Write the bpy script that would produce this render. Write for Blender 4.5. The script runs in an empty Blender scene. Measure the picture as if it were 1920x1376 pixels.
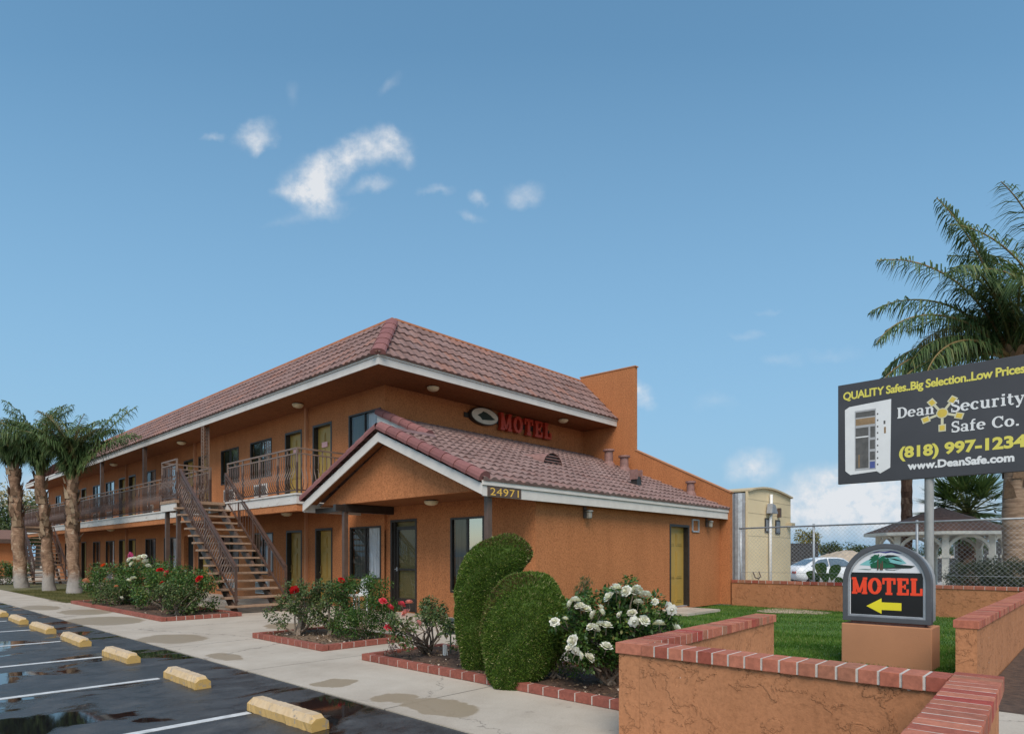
import bpy, bmesh, math, random
import numpy as np
from mathutils import Vector, Matrix
random.seed(7); RNG = np.random.default_rng(11)
PI = math.pi; R = math.radians
SC = bpy.context.scene; COL = SC.collection
# ------------------------------------------------------------ camera
YAW = 0.7535                                    # angle of the view from the X axis
cd = bpy.data.cameras.new('camera'); cam = bpy.data.objects.new('camera', cd); COL.objects.link(cam)
cam.location = (0, 0, 1.5); cam.rotation_euler = (R(90), 0, YAW - R(90))
cd.sensor_width = 36; cd.lens = 36 * 1191.5 / 1920; cd.shift_y = (1042 - 688) / 1920
cd.clip_start = 0.05; cd.clip_end = 3000
SC.camera = cam
SC.view_settings.view_transform = 'Standard'; SC.view_settings.look = 'None'
SC.view_settings.exposure = 0.0; SC.view_settings.gamma = 1
# ------------------------------------------------------------ sun and sky
SUN = Vector((-0.52, -0.46, 0.78)).normalized()
ld = bpy.data.lights.new('sun', 'SUN'); ld.energy = 3.5; ld.angle = R(36); ld.color = (1, 0.90, 0.78)
lo = bpy.data.objects.new('sun', ld); COL.objects.link(lo); lo.location = (0, 0, 30)
lo.rotation_euler = SUN.to_track_quat('Z', 'Y').to_euler()
W = bpy.data.worlds.new('World'); SC.world = W; W.use_nodes = True
def make_world():
    nt = W.node_tree; nt.nodes.clear(); N = nt.nodes.new; L = nt.links.new
    out = N('ShaderNodeOutputWorld'); bg = N('ShaderNodeBackground'); bg.inputs[1].default_value = 0.1
    sky = N('ShaderNodeTexSky'); sky.sky_type = 'NISHITA'; sky.sun_disc = False
    sky.sun_elevation = math.asin(SUN.z); sky.sun_rotation = math.atan2(SUN.x, SUN.y)
    sky.altitude = 300; sky.air_density = 1.1; sky.dust_density = 0.6; sky.ozone_density = 1.6
    hs = N('ShaderNodeHueSaturation'); hs.inputs['Hue'].default_value = 0.483; hs.inputs['Saturation'].default_value = 1.14; hs.inputs['Value'].default_value = SKYV
    L(sky.outputs[0], hs.inputs['Color'])
    tc = N('ShaderNodeTexCoord')
    def dot(v):
        n = N('ShaderNodeVectorMath'); n.operation = 'DOT_PRODUCT'; L(tc.outputs['Generated'], n.inputs[0]); n.inputs[1].default_value = v; return n.outputs['Value']
    def mth(op, a, b=None):
        n = N('ShaderNodeMath'); n.operation = op
        for i, x in enumerate((a, b)):
            if x is None: continue
            if isinstance(x, (int, float)): n.inputs[i].default_value = x
            else: L(x, n.inputs[i])
        return n.outputs[0]
    c, s = math.cos(YAW), math.sin(YAW)
    fw = mth('MAXIMUM', dot((c, s, 0)), 0.02)
    a = mth('DIVIDE', dot((s, -c, 0)), fw); b = mth('DIVIDE', dot((0, 0, 1)), fw)
    cb = N('ShaderNodeCombineXYZ'); L(a, cb.inputs[0]); L(b, cb.inputs[1])
    def noise(scale, det, rough=0.55):
        n = N('ShaderNodeTexNoise'); n.inputs['Scale'].default_value = scale; n.inputs['Detail'].default_value = det; n.inputs['Roughness'].default_value = rough
        L(cb.outputs[0], n.inputs['Vector']); return n
    nz = noise(16, 5, 0.6); ds = N('ShaderNodeVectorMath'); ds.operation = 'SCALE'; ds.inputs['Scale'].default_value = 0.05
    sb = N('ShaderNodeVectorMath'); sb.operation = 'SUBTRACT'; L(nz.outputs['Color'], sb.inputs[0]); sb.inputs[1].default_value = (.5, .5, .5)
    L(sb.outputs[0], ds.inputs[0])
    ad = N('ShaderNodeVectorMath'); ad.operation = 'ADD'; L(cb.outputs[0], ad.inputs[0]); L(ds.outputs[0], ad.inputs[1])
    tot = None
    # drifting clouds: azimuth and height on the sky, half-axes, tilt, density
    for (u, v, rx, ry, rot, amp) in ((672, 288, 92, 34, .28, 1.25), (735, 268, 38, 26, -.7, .85), (762, 292, 18, 26, .3, .5), (592, 335, 66, 46, .5, 1.25), (578, 362, 50, 30, .3, .7),
            (606, 385, 50, 30, -.2, 1.05), (545, 366, 34, 16, .1, .5), (696, 346, 44, 16, .2, .55), (478, 256, 42, 30, .3, .9), (476, 280, 18, 18, 0, .6),
            (404, 262, 22, 10, 0, .35), (896, 372, 20, 16, 0, .55), (978, 370, 40, 28, .1, .68), (815, 362, 34, 11, 0, .35), (880, 408, 26, 10, 0, .35),
            (1210, 745, 22, 34, .4, .85), (1200, 730, 16, 12, 0, .5), (1415, 870, 56, 36, .2, 1.0), (1402, 630, 30, 9, 0, .22), (1465, 672, 40, 14, 0, .2), (1340, 755, 40, 20, 0, .15),
            (1570, 915, 150, 50, 0.15, 1.25), (1520, 965, 230, 50, 0, 1.0), (1700, 950, 220, 75, 0, 1.15), (1560, 660, 60, 14, 0, .15), (1440, 585, 30, 8, 0, .16),
            (555, 410, 60, 14, .2, .2), (730, 160, 30, 12, .8, .18), (550, 180, 16, 24, 0, .15), (60, 940, 160, 60, 0, .7)):
        m = N('ShaderNodeMapping'); m.vector_type = 'TEXTURE'; L(ad.outputs[0], m.inputs[0])
        m.inputs['Location'].default_value = ((u - 960) / 1191.5, (1042 - v) / 1191.5, 0)
        m.inputs['Rotation'].default_value = (0, 0, rot); m.inputs['Scale'].default_value = (rx / 1191.5, ry / 1191.5, 1)
        ln = N('ShaderNodeVectorMath'); ln.operation = 'LENGTH'; L(m.outputs[0], ln.inputs[0])
        mr = N('ShaderNodeMapRange'); mr.interpolation_type = 'SMOOTHSTEP'; L(ln.outputs['Value'], mr.inputs[0])
        mr.inputs[1].default_value = 0; mr.inputs[2].default_value = 1.25; mr.inputs[3].default_value = amp; mr.inputs[4].default_value = 0
        tot = mr.outputs[0] if tot is None else mth('ADD', tot, mr.outputs[0])
    n2 = noise(34, 6, 0.62)
    k = mth('ADD', mth('MULTIPLY', n2.outputs['Fac'], 1.7), -0.28)
    den = mth('MULTIPLY', tot, k); den = mth('MINIMUM', mth('MULTIPLY', den, 1.0), 0.92)
    hz = N('ShaderNodeMapRange'); L(b, hz.inputs[0]); hz.inputs[1].default_value = 0.0; hz.inputs[2].default_value = 0.80; hz.inputs[3].default_value = 0.96; hz.inputs[4].default_value = 0.12
    hm = N('ShaderNodeMix'); hm.data_type = 'RGBA'; L(hz.outputs[0], hm.inputs['Factor']); L(hs.outputs[0], hm.inputs['A']); hm.inputs['B'].default_value = (2.45, 4.35, 6.4, 1)
    mx = N('ShaderNodeMix'); mx.data_type = 'RGBA'; L(den, mx.inputs['Factor']); L(hm.outputs['Result'], mx.inputs['A']); mx.inputs['B'].default_value = (7.9, 8.1, 8.4, 1)
    L(mx.outputs['Result'], bg.inputs[0]); L(bg.outputs[0], out.inputs[0])
SKYV = 1.75
make_world()
# ------------------------------------------------------------ materials
MATS = {}
def nodes_of(name):
    m = bpy.data.materials.new(name); m.use_nodes = True; nt = m.node_tree
    return m, nt, nt.nodes['Principled BSDF'], nt.nodes.new, nt.links.new
def ramp(N, L, src, stops):
    r = N('ShaderNodeValToRGB'); e = r.color_ramp.elements
    while len(e) < len(stops): e.new(0.5)
    for i, (p, c) in enumerate(stops):
        e[i].position = p; e[i].color = (*c, 1) if len(c) == 3 else c
    L(src, r.inputs[0]); return r.outputs[0]
def tex(N, L, kind, scale, det=4, rough=0.6, stretch=None):
    g = N('ShaderNodeNewGeometry'); v = g.outputs['Position']
    if stretch:
        mp = N('ShaderNodeMapping'); mp.inputs['Scale'].default_value = stretch; L(v, mp.inputs[0]); v = mp.outputs[0]
    n = N('ShaderNodeTexNoise' if kind == 'noise' else 'ShaderNodeTexVoronoi'); n.inputs['Scale'].default_value = scale
    if kind == 'noise': n.inputs['Detail'].default_value = det; n.inputs['Roughness'].default_value = rough
    L(v, n.inputs['Vector']); return n
def mixc(N, L, fac, a, b, mode='MIX'):
    m = N('ShaderNodeMix'); m.data_type = 'RGBA'; m.blend_type = mode
    for k, x in (('Factor', fac), ('A', a), ('B', b)):
        if hasattr(x, 'links'): L(x, m.inputs[k])
        elif k == 'Factor': m.inputs[k].default_value = x
        else: m.inputs[k].default_value = (*x, 1)
    return m.outputs['Result']
def sc(c, k): return tuple(x * k for x in c)
def plain(name, c, rough=0.6, var=0.15, scale=3.0, bump=0.0, bscale=60, metal=0.0, stretch=None, fine=True):
    m, nt, P, N, L = nodes_of(name)
    n = tex(N, L, 'noise', scale, 5, 0.65, stretch)
    base = ramp(N, L, n.outputs['Fac'], [(0.3, sc(c, 1 - var)), (0.7, sc(c, 1 + var))])
    L(base, P.inputs['Base Color']); P.inputs['Roughness'].default_value = rough; P.inputs['Metallic'].default_value = metal
    if bump:
        b = N('ShaderNodeBump'); b.inputs['Strength'].default_value = bump; b.inputs['Distance'].default_value = 0.01
        n2 = tex(N, L, 'noise', bscale, 4, 0.6); L(n2.outputs['Fac'], b.inputs['Height']); L(b.outputs[0], P.inputs['Normal'])
    MATS[name] = m; return m
def stucco(name, c, lace=False):
    m, nt, P, N, L = nodes_of(name)
    a = tex(N, L, 'noise', 0.55, 5, 0.7); f = tex(N, L, 'noise', 26, 5, 0.75)
    c1 = ramp(N, L, a.outputs['Fac'], [(0.25, sc(c, 0.86)), (0.5, c), (0.78, sc(c, 1.12))])
    c2 = mixc(N, L, 0.3 if lace else 0.75, c1, ramp(N, L, f.outputs['Fac'], [(0.34, (0.42, 0.40, 0.38)), (0.50, (1.02, 1.02, 1.02)), (0.68, (1.34, 1.34, 1.34))]), 'MULTIPLY')
    dr = tex(N, L, 'noise', 1.3, 4, 0.6, (3, 3, 0.25))
    c3 = mixc(N, L, 0.5, c2, ramp(N, L, dr.outputs['Fac'], [(0.32, (0.87, 0.85, 0.83)), (0.55, (1.03, 1.03, 1.03))]), 'MULTIPLY')
    P.inputs['Roughness'].default_value = 0.92; P.inputs['Specular IOR Level'].default_value = 0.2
    b = N('ShaderNodeBump'); b.inputs['Strength'].default_value = 0.8; b.inputs['Distance'].default_value = 0.014
    if lace:
        w = tex(N, L, 'noise', 4.6, 9, 0.62); w.inputs['Distortion'].default_value = 0.35
        h = ramp(N, L, w.outputs['Fac'], [(0.25, (0, 0, 0)), (0.535, (.16, .16, .16)), (0.56, (.9, .9, .9)), (0.75, (1, 1, 1))])
        b.inputs['Distance'].default_value = 0.035; b.inputs['Strength'].default_value = 0.6
        ad = N('ShaderNodeMath'); ad.operation = 'MULTIPLY_ADD'; L(f.outputs['Fac'], ad.inputs[0]); ad.inputs[1].default_value = 0.16; L(h, ad.inputs[2])
        L(ad.outputs[0], b.inputs['Height'])
        chips = tex(N, L, 'noise', 16, 2, 0.5)
        c3 = mixc(N, L, ramp(N, L, chips.outputs['Fac'], [(0.765, (0, 0, 0)), (0.78, (1, 1, 1))]), c3, (0.62, 0.55, 0.48))
    else:
        L(f.outputs['Fac'], b.inputs['Height'])
    L(c3, P.inputs['Base Color']); L(b.outputs[0], P.inputs['Normal']); MATS[name] = m; return m
def rndmat(name, stops, rough=0.7, noise=None, nscale=30, bump=0.0, spec=0.3, trans=0.0):
    """colour chosen per piece (tile, brick, leaf) through the face attribute 'rnd'"""
    m, nt, P, N, L = nodes_of(name)
    at = N('ShaderNodeAttribute'); at.attribute_name = 'rnd'
    c = ramp(N, L, at.outputs['Fac'], stops)
    if noise:
        n = tex(N, L, 'noise', nscale, 4, 0.65)
        c = mixc(N, L, 0.8, c, ramp(N, L, n.outputs['Fac'], [(0.3, (1 - noise,) * 3), (0.7, (1 + noise,) * 3)]), 'MULTIPLY')
        if bump:
            b = N('ShaderNodeBump'); b.inputs['Strength'].default_value = bump; b.inputs['Distance'].default_value = 0.006
            L(n.outputs['Fac'], b.inputs['Height']); L(b.outputs[0], P.inputs['Normal'])
    L(c, P.inputs['Base Color']); P.inputs['Roughness'].default_value = rough; P.inputs['Specular IOR Level'].default_value = spec
    if trans:
        t = N('ShaderNodeBsdfTranslucent'); mb = mixc(N, L, 1.0, c, (1.25, 1.3, 0.7), 'MULTIPLY'); L(mb, t.inputs[0])
        ms = N('ShaderNodeMixShader'); ms.inputs[0].default_value = trans
        L(P.outputs[0], ms.inputs[1]); L(t.outputs[0], ms.inputs[2]); L(ms.outputs[0], nt.nodes['Material Output'].inputs['Surface'])
    MATS[name] = m; return m
def glass(name, tint, refl=0.25):
    m, nt, P, N, L = nodes_of(name); nt.nodes.remove(P)
    t = N('ShaderNodeBsdfTransparent'); t.inputs[0].default_value = (*tint, 1)
    g = N('ShaderNodeBsdfGlossy'); g.inputs['Roughness'].default_value = 0.02; g.inputs[0].default_value = (0.9, 0.93, 0.95, 1)
    f = N('ShaderNodeLayerWeight'); f.inputs[0].default_value = 0.5; p4 = N('ShaderNodeMath'); p4.operation = 'POWER'; L(f.outputs['Facing'], p4.inputs[0]); p4.inputs[1].default_value = 4
    a = N('ShaderNodeMath'); a.operation = 'MULTIPLY_ADD'; L(p4.outputs[0], a.inputs[0]); a.inputs[1].default_value = 0.5; a.inputs[2].default_value = 0.04 + refl
    ms = N('ShaderNodeMixShader'); L(a.outputs[0], ms.inputs[0]); L(t.outputs[0], ms.inputs[1]); L(g.outputs[0], ms.inputs[2])
    L(ms.outputs[0], nt.nodes['Material Output'].inputs['Surface']); MATS[name] = m; return m

OR = (0.41, 0.157, 0.063)
stucco('stucco', OR); stucco('stucco_lace', (0.415, 0.184, 0.088), True); plain('stucco_smooth', (0.42, 0.19, 0.095), 0.9, 0.07, 1.5, 0.25, 90)
stucco('soffit', (0.23, 0.088, 0.034))  # wall stucco made darker: the shade under eaves and gallery is in this colour
plain('white_trim', (0.57, 0.525, 0.48), 0.6, 0.10, 2.2, 0.15, 40)
plain('brown_paint', (0.085, 0.052, 0.038), 0.45, 0.25, 6)
plain('rail_brown', (0.078, 0.044, 0.033), 0.45, 0.25, 6)
plain('rail_light', (0.175, 0.115, 0.085), 0.45, 0.2, 6)
plain('frame_dark', (0.025, 0.020, 0.017), 0.4, 0.3, 8)
plain('door_mustard', (0.36, 0.225, 0.050), 0.45, 0.08, 1.5)
plain('door_olive', (0.16, 0.125, 0.045), 0.5, 0.1, 2)
plain('brass', (0.55, 0.42, 0.18), 0.3, 0.1, 3, metal=0.8)
plain('metal_grey', (0.32, 0.33, 0.35), 0.5, 0.2, 4, metal=0.4)
plain('galv', (0.42, 0.44, 0.46), 0.45, 0.22, 7, metal=0.35)
plain('white_plastic', (0.72, 0.72, 0.71), 0.45, 0.06, 3)
plain('lamp_glass', (0.62, 0.52, 0.34), 0.3, 0.1, 8)
plain('curtain_white', (0.70, 0.69, 0.72), 0.8, 0.35, 9, stretch=(1, 3.5, 0.12))
plain('curtain_grey', (0.20, 0.20, 0.215), 0.8, 0.30, 9, stretch=(1, 3.5, 0.12))
plain('curtain_dark', (0.060, 0.055, 0.052), 0.8, 0.4, 9, stretch=(1, 3.5, 0.12))
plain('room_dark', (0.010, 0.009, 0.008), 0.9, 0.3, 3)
glass('pane', (0.80, 0.82, 0.82), 0.0); glass('pane_bright', (0.55, 0.57, 0.58), 0.45); glass('screen_glass', (0.55, 0.56, 0.5), 0.02)
plain('tread', (0.29, 0.185, 0.12), 0.75, 0.25, 14, 0.3, 50)
plain('soil', (0.075, 0.043, 0.027), 0.95, 0.5, 9, 1.0, 25)
plain('mulch', (0.15, 0.10, 0.062), 0.95, 0.5, 16, 1.0, 30)
plain('black_vinyl', (0.042, 0.042, 0.048), 0.55, 0.12, 1.2)
plain('black_face', (0.006, 0.006, 0.007), 0.35, 0.1, 2)
plain('yellow_print', (0.62, 0.55, 0.09), 0.5, 0.05, 3); plain('sign_yellow', (0.72, 0.60, 0.02), 0.4, 0.05, 3)
plain('white_print', (0.66, 0.66, 0.66), 0.5, 0.05, 3); plain('gold', (0.70, 0.42, 0.07), 0.4, 0.15, 6)
plain('sign_red', (0.78, 0.055, 0.015), 0.35, 0.06, 3); plain('letter_red', (0.42, 0.036, 0.014), 0.4, 0.15, 5)
plain('sign_white', (0.63, 0.63, 0.65), 0.35, 0.04, 3); plain('oval_white', (0.55, 0.50, 0.42), 0.45, 0.1, 4)
plain('emblem_green', (0.005, 0.10, 0.045), 0.4, 0.2, 8); plain('emblem_teal', (0.17, 0.42, 0.42), 0.4, 0.1, 8)
plain('emblem_dark', (0.008, 0.018, 0.012), 0.4, 0.2, 8); plain('emblem_navy', (0.035, 0.035, 0.20), 0.4, 0.1, 8); plain('emblem_bark', (0.10, 0.05, 0.03), 0.5, 0.1, 8)
plain('cabinet_grey', (0.072, 0.074, 0.082), 0.5, 0.12, 4); plain('cabinet_side', (0.26, 0.255, 0.25), 0.5, 0.1, 4)
plain('beige_wall', (0.66, 0.54, 0.34), 0.75, 0.07, 0.8, 0.2, 30); plain('grey_window', (0.16, 0.18, 0.2), 0.4, 0.2, 3)
plain('gazebo_white', (0.66, 0.63, 0.56), 0.7, 0.14, 5)
plain('shingle', (0.17, 0.082, 0.052), 0.9, 0.4, 12, 0.6, 25)
plain('car_paint', (0.70, 0.72, 0.74), 0.22, 0.03, 1); plain('tyre', (0.012, 0.012, 0.012), 0.8, 0.2, 9); plain('rim', (0.5, 0.5, 0.52), 0.25, 0.1, 9, metal=0.8)
plain('car_glass', (0.10, 0.14, 0.18), 0.08, 0.2, 3)
plain('bark_rose', (0.24, 0.18, 0.135), 0.9, 0.35, 22, 0.6, 40)
plain('bark_tree', (0.10, 0.075, 0.055), 0.95, 0.35, 12, 0.6, 30)
plain('copper_pipe', (0.22, 0.115, 0.098), 0.7, 0.25, 9)
plain('verdigris', (0.045, 0.06, 0.055), 0.5, 0.3, 12)
plain('tan_dirt', (0.42, 0.33, 0.24), 0.95, 0.2, 1.2, 0.6, 8)
plain('dark_screen', (0.028, 0.026, 0.026), 0.8, 0.3, 2)
plain('grey_slat', (0.40, 0.40, 0.39), 0.6, 0.1, 2)
rndmat('roof_tile', [(0.0, (0.160, 0.095, 0.082)), (0.35, (0.195, 0.118, 0.103)), (0.7, (0.215, 0.135, 0.120)), (0.92, (0.24, 0.118, 0.088)), (1, (0.175, 0.115, 0.108))], 0.8, 0.25, 7, 0.2)
rndmat('office_tile', [(0.0, (0.175, 0.105, 0.092)), (0.4, (0.215, 0.136, 0.120)), (0.8, (0.24, 0.158, 0.141)), (1, (0.215, 0.118, 0.100))], 0.85, 0.25, 6, 0.2)
rndmat('rake_tile', [(0.0, (0.175, 0.070, 0.066)), (1, (0.235, 0.100, 0.092))], 0.75, 0.15, 6)
plain('roof_edge', (0.42, 0.15, 0.06), 0.7, 0.15, 3)
rndmat('brick', [(0.0, (0.27, 0.070, 0.045)), (0.35, (0.41, 0.150, 0.092)), (0.7, (0.36, 0.115, 0.070)), (0.85, (0.28, 0.135, 0.08)), (1, (0.31, 0.050, 0.038))], 0.85, 0.28, 24, 0.35)
rndmat('edging_brick', [(0.0, (0.20, 0.060, 0.042)), (0.5, (0.27, 0.085, 0.058)), (1, (0.23, 0.075, 0.055))], 0.85, 0.3, 20, 0.35)
plain('mortar', (0.50, 0.45, 0.40), 0.9, 0.15, 14, 0.4, 50)
rndmat('leaf_rose', [(0.0, (0.026, 0.062, 0.016)), (0.45, (0.058, 0.125, 0.028)), (0.8, (0.105, 0.175, 0.038)), (0.93, (0.17, 0.21, 0.045)), (1, (0.14, 0.075, 0.035))], 0.45, spec=0.4, trans=0.28)
rndmat('leaf_rose_dull', [(0.0, (0.036, 0.068, 0.024)), (0.5, (0.080, 0.125, 0.042)), (0.85, (0.14, 0.165, 0.052)), (1, (0.13, 0.085, 0.05))], 0.5, spec=0.35, trans=0.25)
rndmat('leaf_green', [(0.0, (0.020, 0.055, 0.012)), (0.5, (0.050, 0.110, 0.022)), (1, (0.11, 0.16, 0.03))], 0.5, spec=0.35, trans=0.28)
rndmat('leaf_topiary', [(0.0, (0.022, 0.052, 0.006)), (0.45, (0.068, 0.135, 0.014)), (0.8, (0.125, 0.190, 0.026)), (0.93, (0.20, 0.22, 0.05)), (0.97, (0.40, 0.36, 0.17)), (1, (0.095, 0.055, 0.022))], 0.6, spec=0.25, trans=0.2)
rndmat('topiary_core', [(0, (0.05, 0.085, 0.014)), (1, (0.05, 0.085, 0.014))], 0.9, 0.5, 60)
rndmat('palm_leaf', [(0.0, (0.030, 0.060, 0.022)), (0.55, (0.085, 0.135, 0.045)), (0.88, (0.16, 0.19, 0.068)), (0.96, (0.16, 0.13, 0.05)), (1, (0.20, 0.13, 0.06))], 0.5, spec=0.35, trans=0.2)
rndmat('palm_boot', [(0, (0.13, 0.075, 0.045)), (0.6, (0.24, 0.155, 0.095)), (1, (0.36, 0.26, 0.17))], 0.85, 0.3, 18, 0.4)
rndmat('palm_stalk', [(0, (0.10, 0.11, 0.035)), (0.6, (0.15, 0.15, 0.05)), (1, (0.28, 0.17, 0.08))], 0.6)
rndmat('leaf_far', [(0.0, (0.025, 0.045, 0.020)), (0.5, (0.055, 0.080, 0.032)), (1, (0.10, 0.115, 0.045))], 0.7, spec=0.1, trans=0.2)
rndmat('leaf_yellow', [(0.0, (0.09, 0.095, 0.02)), (0.5, (0.19, 0.165, 0.035)), (1, (0.30, 0.23, 0.06))], 0.7, spec=0.1, trans=0.3)
rndmat('leaf_pale', [(0.0, (0.22, 0.18, 0.10)), (0.5, (0.34, 0.29, 0.17)), (1, (0.45, 0.39, 0.25))], 0.7, spec=0.1, trans=0.3)
rndmat('grass', [(0.0, (0.040, 0.100, 0.012)), (0.45, (0.080, 0.170, 0.022)), (0.9, (0.16, 0.24, 0.05)), (1, (0.30, 0.28, 0.12))], 0.6, spec=0.2, trans=0.3)
rndmat('grass_dry', [(0.0, (0.07, 0.075, 0.022)), (0.5, (0.13, 0.125, 0.045)), (1, (0.24, 0.19, 0.09))], 0.7, spec=0.2, trans=0.2)
for nm, c in (('white', (0.80, 0.77, 0.73)), ('red', (0.55, 0.010, 0.012)), ('pink', (0.72, 0.075, 0.11)), ('coral', (0.78, 0.33, 0.30)), ('orange', (0.75, 0.13, 0.035)), ('magenta', (0.35, 0.03, 0.10)), ('peach', (0.78, 0.36, 0.22))):
    k = 1.12
    rndmat('petal_' + nm, [(0, sc(c, 0.78)), (0.6, c), (1, tuple(min(0.86, x * k + 0.02) for x in c))], 0.6, spec=0.2, trans=0.3)
# trunks of the palms: rings and pale patches
m, nt, P, N, L = nodes_of('palm_trunk')
w = tex(N, L, 'noise', 2.2, 5, 0.7, (1, 1, 6)); w2 = tex(N, L, 'noise', 1.1, 3, 0.6)
c = ramp(N, L, w.outputs['Fac'], [(0.28, (0.115, 0.075, 0.050)), (0.5, (0.24, 0.165, 0.11)), (0.72, (0.37, 0.28, 0.20))])
c = mixc(N, L, 0.6, c, ramp(N, L, w2.outputs['Fac'], [(0.35, (0.75, 0.66, 0.6)), (0.7, (1.2, 1.2, 1.2))]), 'MULTIPLY')
b = N('ShaderNodeBump'); b.inputs['Strength'].default_value = 0.8; b.inputs['Distance'].default_value = 0.02
L(w.outputs['Fac'], b.inputs['Height']); L(b.outputs[0], P.inputs['Normal']); L(c, P.inputs['Base Color']); P.inputs['Roughness'].default_value = 0.9
MATS['palm_trunk'] = m
# wet asphalt: standing water where the noise is low, damp film elsewhere
m, nt, P, N, L = nodes_of('palm_peel')
w = tex(N, L, 'noise', 3.2, 6, 0.7, (1, 1, .8)); w.inputs['Distortion'].default_value = 1.2; w2 = tex(N, L, 'noise', 5.0, 4, 0.6, (1, 1, 5))
c = ramp(N, L, w.outputs['Fac'], [(0.28, (0.075, 0.040, 0.024)), (0.45, (0.20, 0.115, 0.070)), (0.58, (0.30, 0.19, 0.12)), (0.68, (0.46, 0.36, 0.26))])
c = mixc(N, L, 0.7, c, ramp(N, L, w2.outputs['Fac'], [(0.35, (0.62, 0.56, 0.5)), (0.6, (1.15, 1.15, 1.15))]), 'MULTIPLY')
g = N('ShaderNodeNewGeometry'); sp = N('ShaderNodeSeparateXYZ'); L(g.outputs['Position'], sp.inputs[0]); ad_ = N('ShaderNodeMath'); ad_.operation = 'MULTIPLY_ADD'; L(w.outputs['Fac'], ad_.inputs[0]); ad_.inputs[1].default_value = -1.0; L(sp.outputs['Z'], ad_.inputs[2])
c = mixc(N, L, ramp(N, L, ad_.outputs[0], [(0.0, (.8,) * 3), (0.35, (0, 0, 0))]), c, (0.30, 0.285, 0.265))      # the weathered grey foot of the trunk
b = N('ShaderNodeBump'); b.inputs['Strength'].default_value = 1.0; b.inputs['Distance'].default_value = 0.05
L(w.outputs['Fac'], b.inputs['Height']); L(b.outputs[0], P.inputs['Normal']); L(c, P.inputs['Base Color']); P.inputs['Roughness'].default_value = 0.9
MATS['palm_peel'] = m
m, nt, P, N, L = nodes_of('asphalt')
big = tex(N, L, 'noise', 0.55, 4, 0.55, (1.0, 1.5, 1)); big.inputs['Distortion'].default_value = 0.6
fine = tex(N, L, 'noise', 70, 3, 0.6); mid = tex(N, L, 'noise', 2.3, 5, 0.65, (1, 1.4, 1))
wet = ramp(N, L, big.outputs['Fac'], [(0.515, (0, 0, 0)), (0.56, (1, 1, 1))])
dry = ramp(N, L, mid.outputs['Fac'], [(0.3, (0.020, 0.020, 0.021)), (0.52, (0.050, 0.049, 0.049)), (0.75, (0.090, 0.088, 0.086))])
dw = tex(N, L, 'noise', 1.2, 5, 0.7); g = N('ShaderNodeNewGeometry'); dv = N('ShaderNodeVectorMath'); dv.operation = 'MULTIPLY_ADD'; L(dw.outputs['Color'], dv.inputs[0]); dv.inputs[1].default_value = (1.1, 1.1, 0); L(g.outputs['Position'], dv.inputs[2])
ck = N('ShaderNodeTexVoronoi'); ck.feature = 'DISTANCE_TO_EDGE'; ck.inputs['Scale'].default_value = 0.42; L(dv.outputs[0], ck.inputs['Vector'])
dry = mixc(N, L, ramp(N, L, ck.outputs['Distance'], [(0.0, (.8,) * 3), (0.0035, (0, 0, 0))]), dry, (0.008, 0.008, 0.008))
gr = tex(N, L, 'noise', 120, 2, 0.6); dry = mixc(N, L, 0.7, dry, ramp(N, L, gr.outputs['Fac'], [(0.35, (.6,) * 3), (0.68, (1.5,) * 3)]), 'MULTIPLY')
L(mixc(N, L, wet, dry, (0.010, 0.010, 0.011)), P.inputs['Base Color'])
rr = ramp(N, L, mid.outputs['Fac'], [(0.3, (.26,) * 3), (0.5, (.45,) * 3), (0.7, (.62,) * 3)])
L(mixc(N, L, wet, rr, (0.025,) * 3), P.inputs['Roughness'])
inv = N('ShaderNodeMath'); inv.operation = 'MULTIPLY_ADD'; L(wet, inv.inputs[0]); inv.inputs[1].default_value = -0.55; inv.inputs[2].default_value = 0.56
b = N('ShaderNodeBump'); b.inputs['Distance'].default_value = 0.004; L(inv.outputs[0], b.inputs['Strength']); L(fine.outputs['Fac'], b.inputs['Height']); L(b.outputs[0], P.inputs['Normal'])
P.inputs['Specular IOR Level'].default_value = 0.5
MATS['asphalt'] = m
# concrete: mottled slabs, saw joints, damp stains beside the kerb line
m, nt, P, N, L = nodes_of('concrete')
a = tex(N, L, 'noise', 0.7, 6, 0.7); f = tex(N, L, 'noise', 60, 3, 0.6)
c = ramp(N, L, a.outputs['Fac'], [(0.25, (0.325, 0.272, 0.215)), (0.5, (0.43, 0.37, 0.30)), (0.75, (0.50, 0.44, 0.365))])
c = mixc(N, L, 0.5, c, ramp(N, L, f.outputs['Fac'], [(0.3, (0.8,) * 3), (0.7, (1.15,) * 3)]), 'MULTIPLY')
g = N('ShaderNodeNewGeometry'); sp = N('ShaderNodeSeparateXYZ'); L(g.outputs['Position'], sp.inputs[0])
def mnode(op, *args):
    n = N('ShaderNodeMath'); n.operation = op
    for i, x in enumerate(args):
        if isinstance(x, (int, float)): n.inputs[i].default_value = x
        else: L(x, n.inputs[i])
    return n.outputs[0]
jy = mnode('LESS_THAN', mnode('ABSOLUTE', mnode('SUBTRACT', mnode('FRACT', mnode('DIVIDE', mnode('ADD', sp.outputs['Y'], 0.87), 3.05)), 0.0 + 0.986)), 0.0035)
jx = mnode('LESS_THAN', mnode('ABSOLUTE', mnode('SUBTRACT', sp.outputs['X'], 8.35)), 0.012)
c = mixc(N, L, mnode('MULTIPLY', mnode('MAXIMUM', jy, jx), 0.75), c, (0.06, 0.05, 0.04))
tot = None
spots = tex(N, L, 'noise', 7.5, 3, 0.55); c = mixc(N, L, ramp(N, L, spots.outputs['Fac'], [(0.66, (0, 0, 0)), (0.72, (.35,) * 3)]), c, (0.17, 0.14, 0.11))
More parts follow.
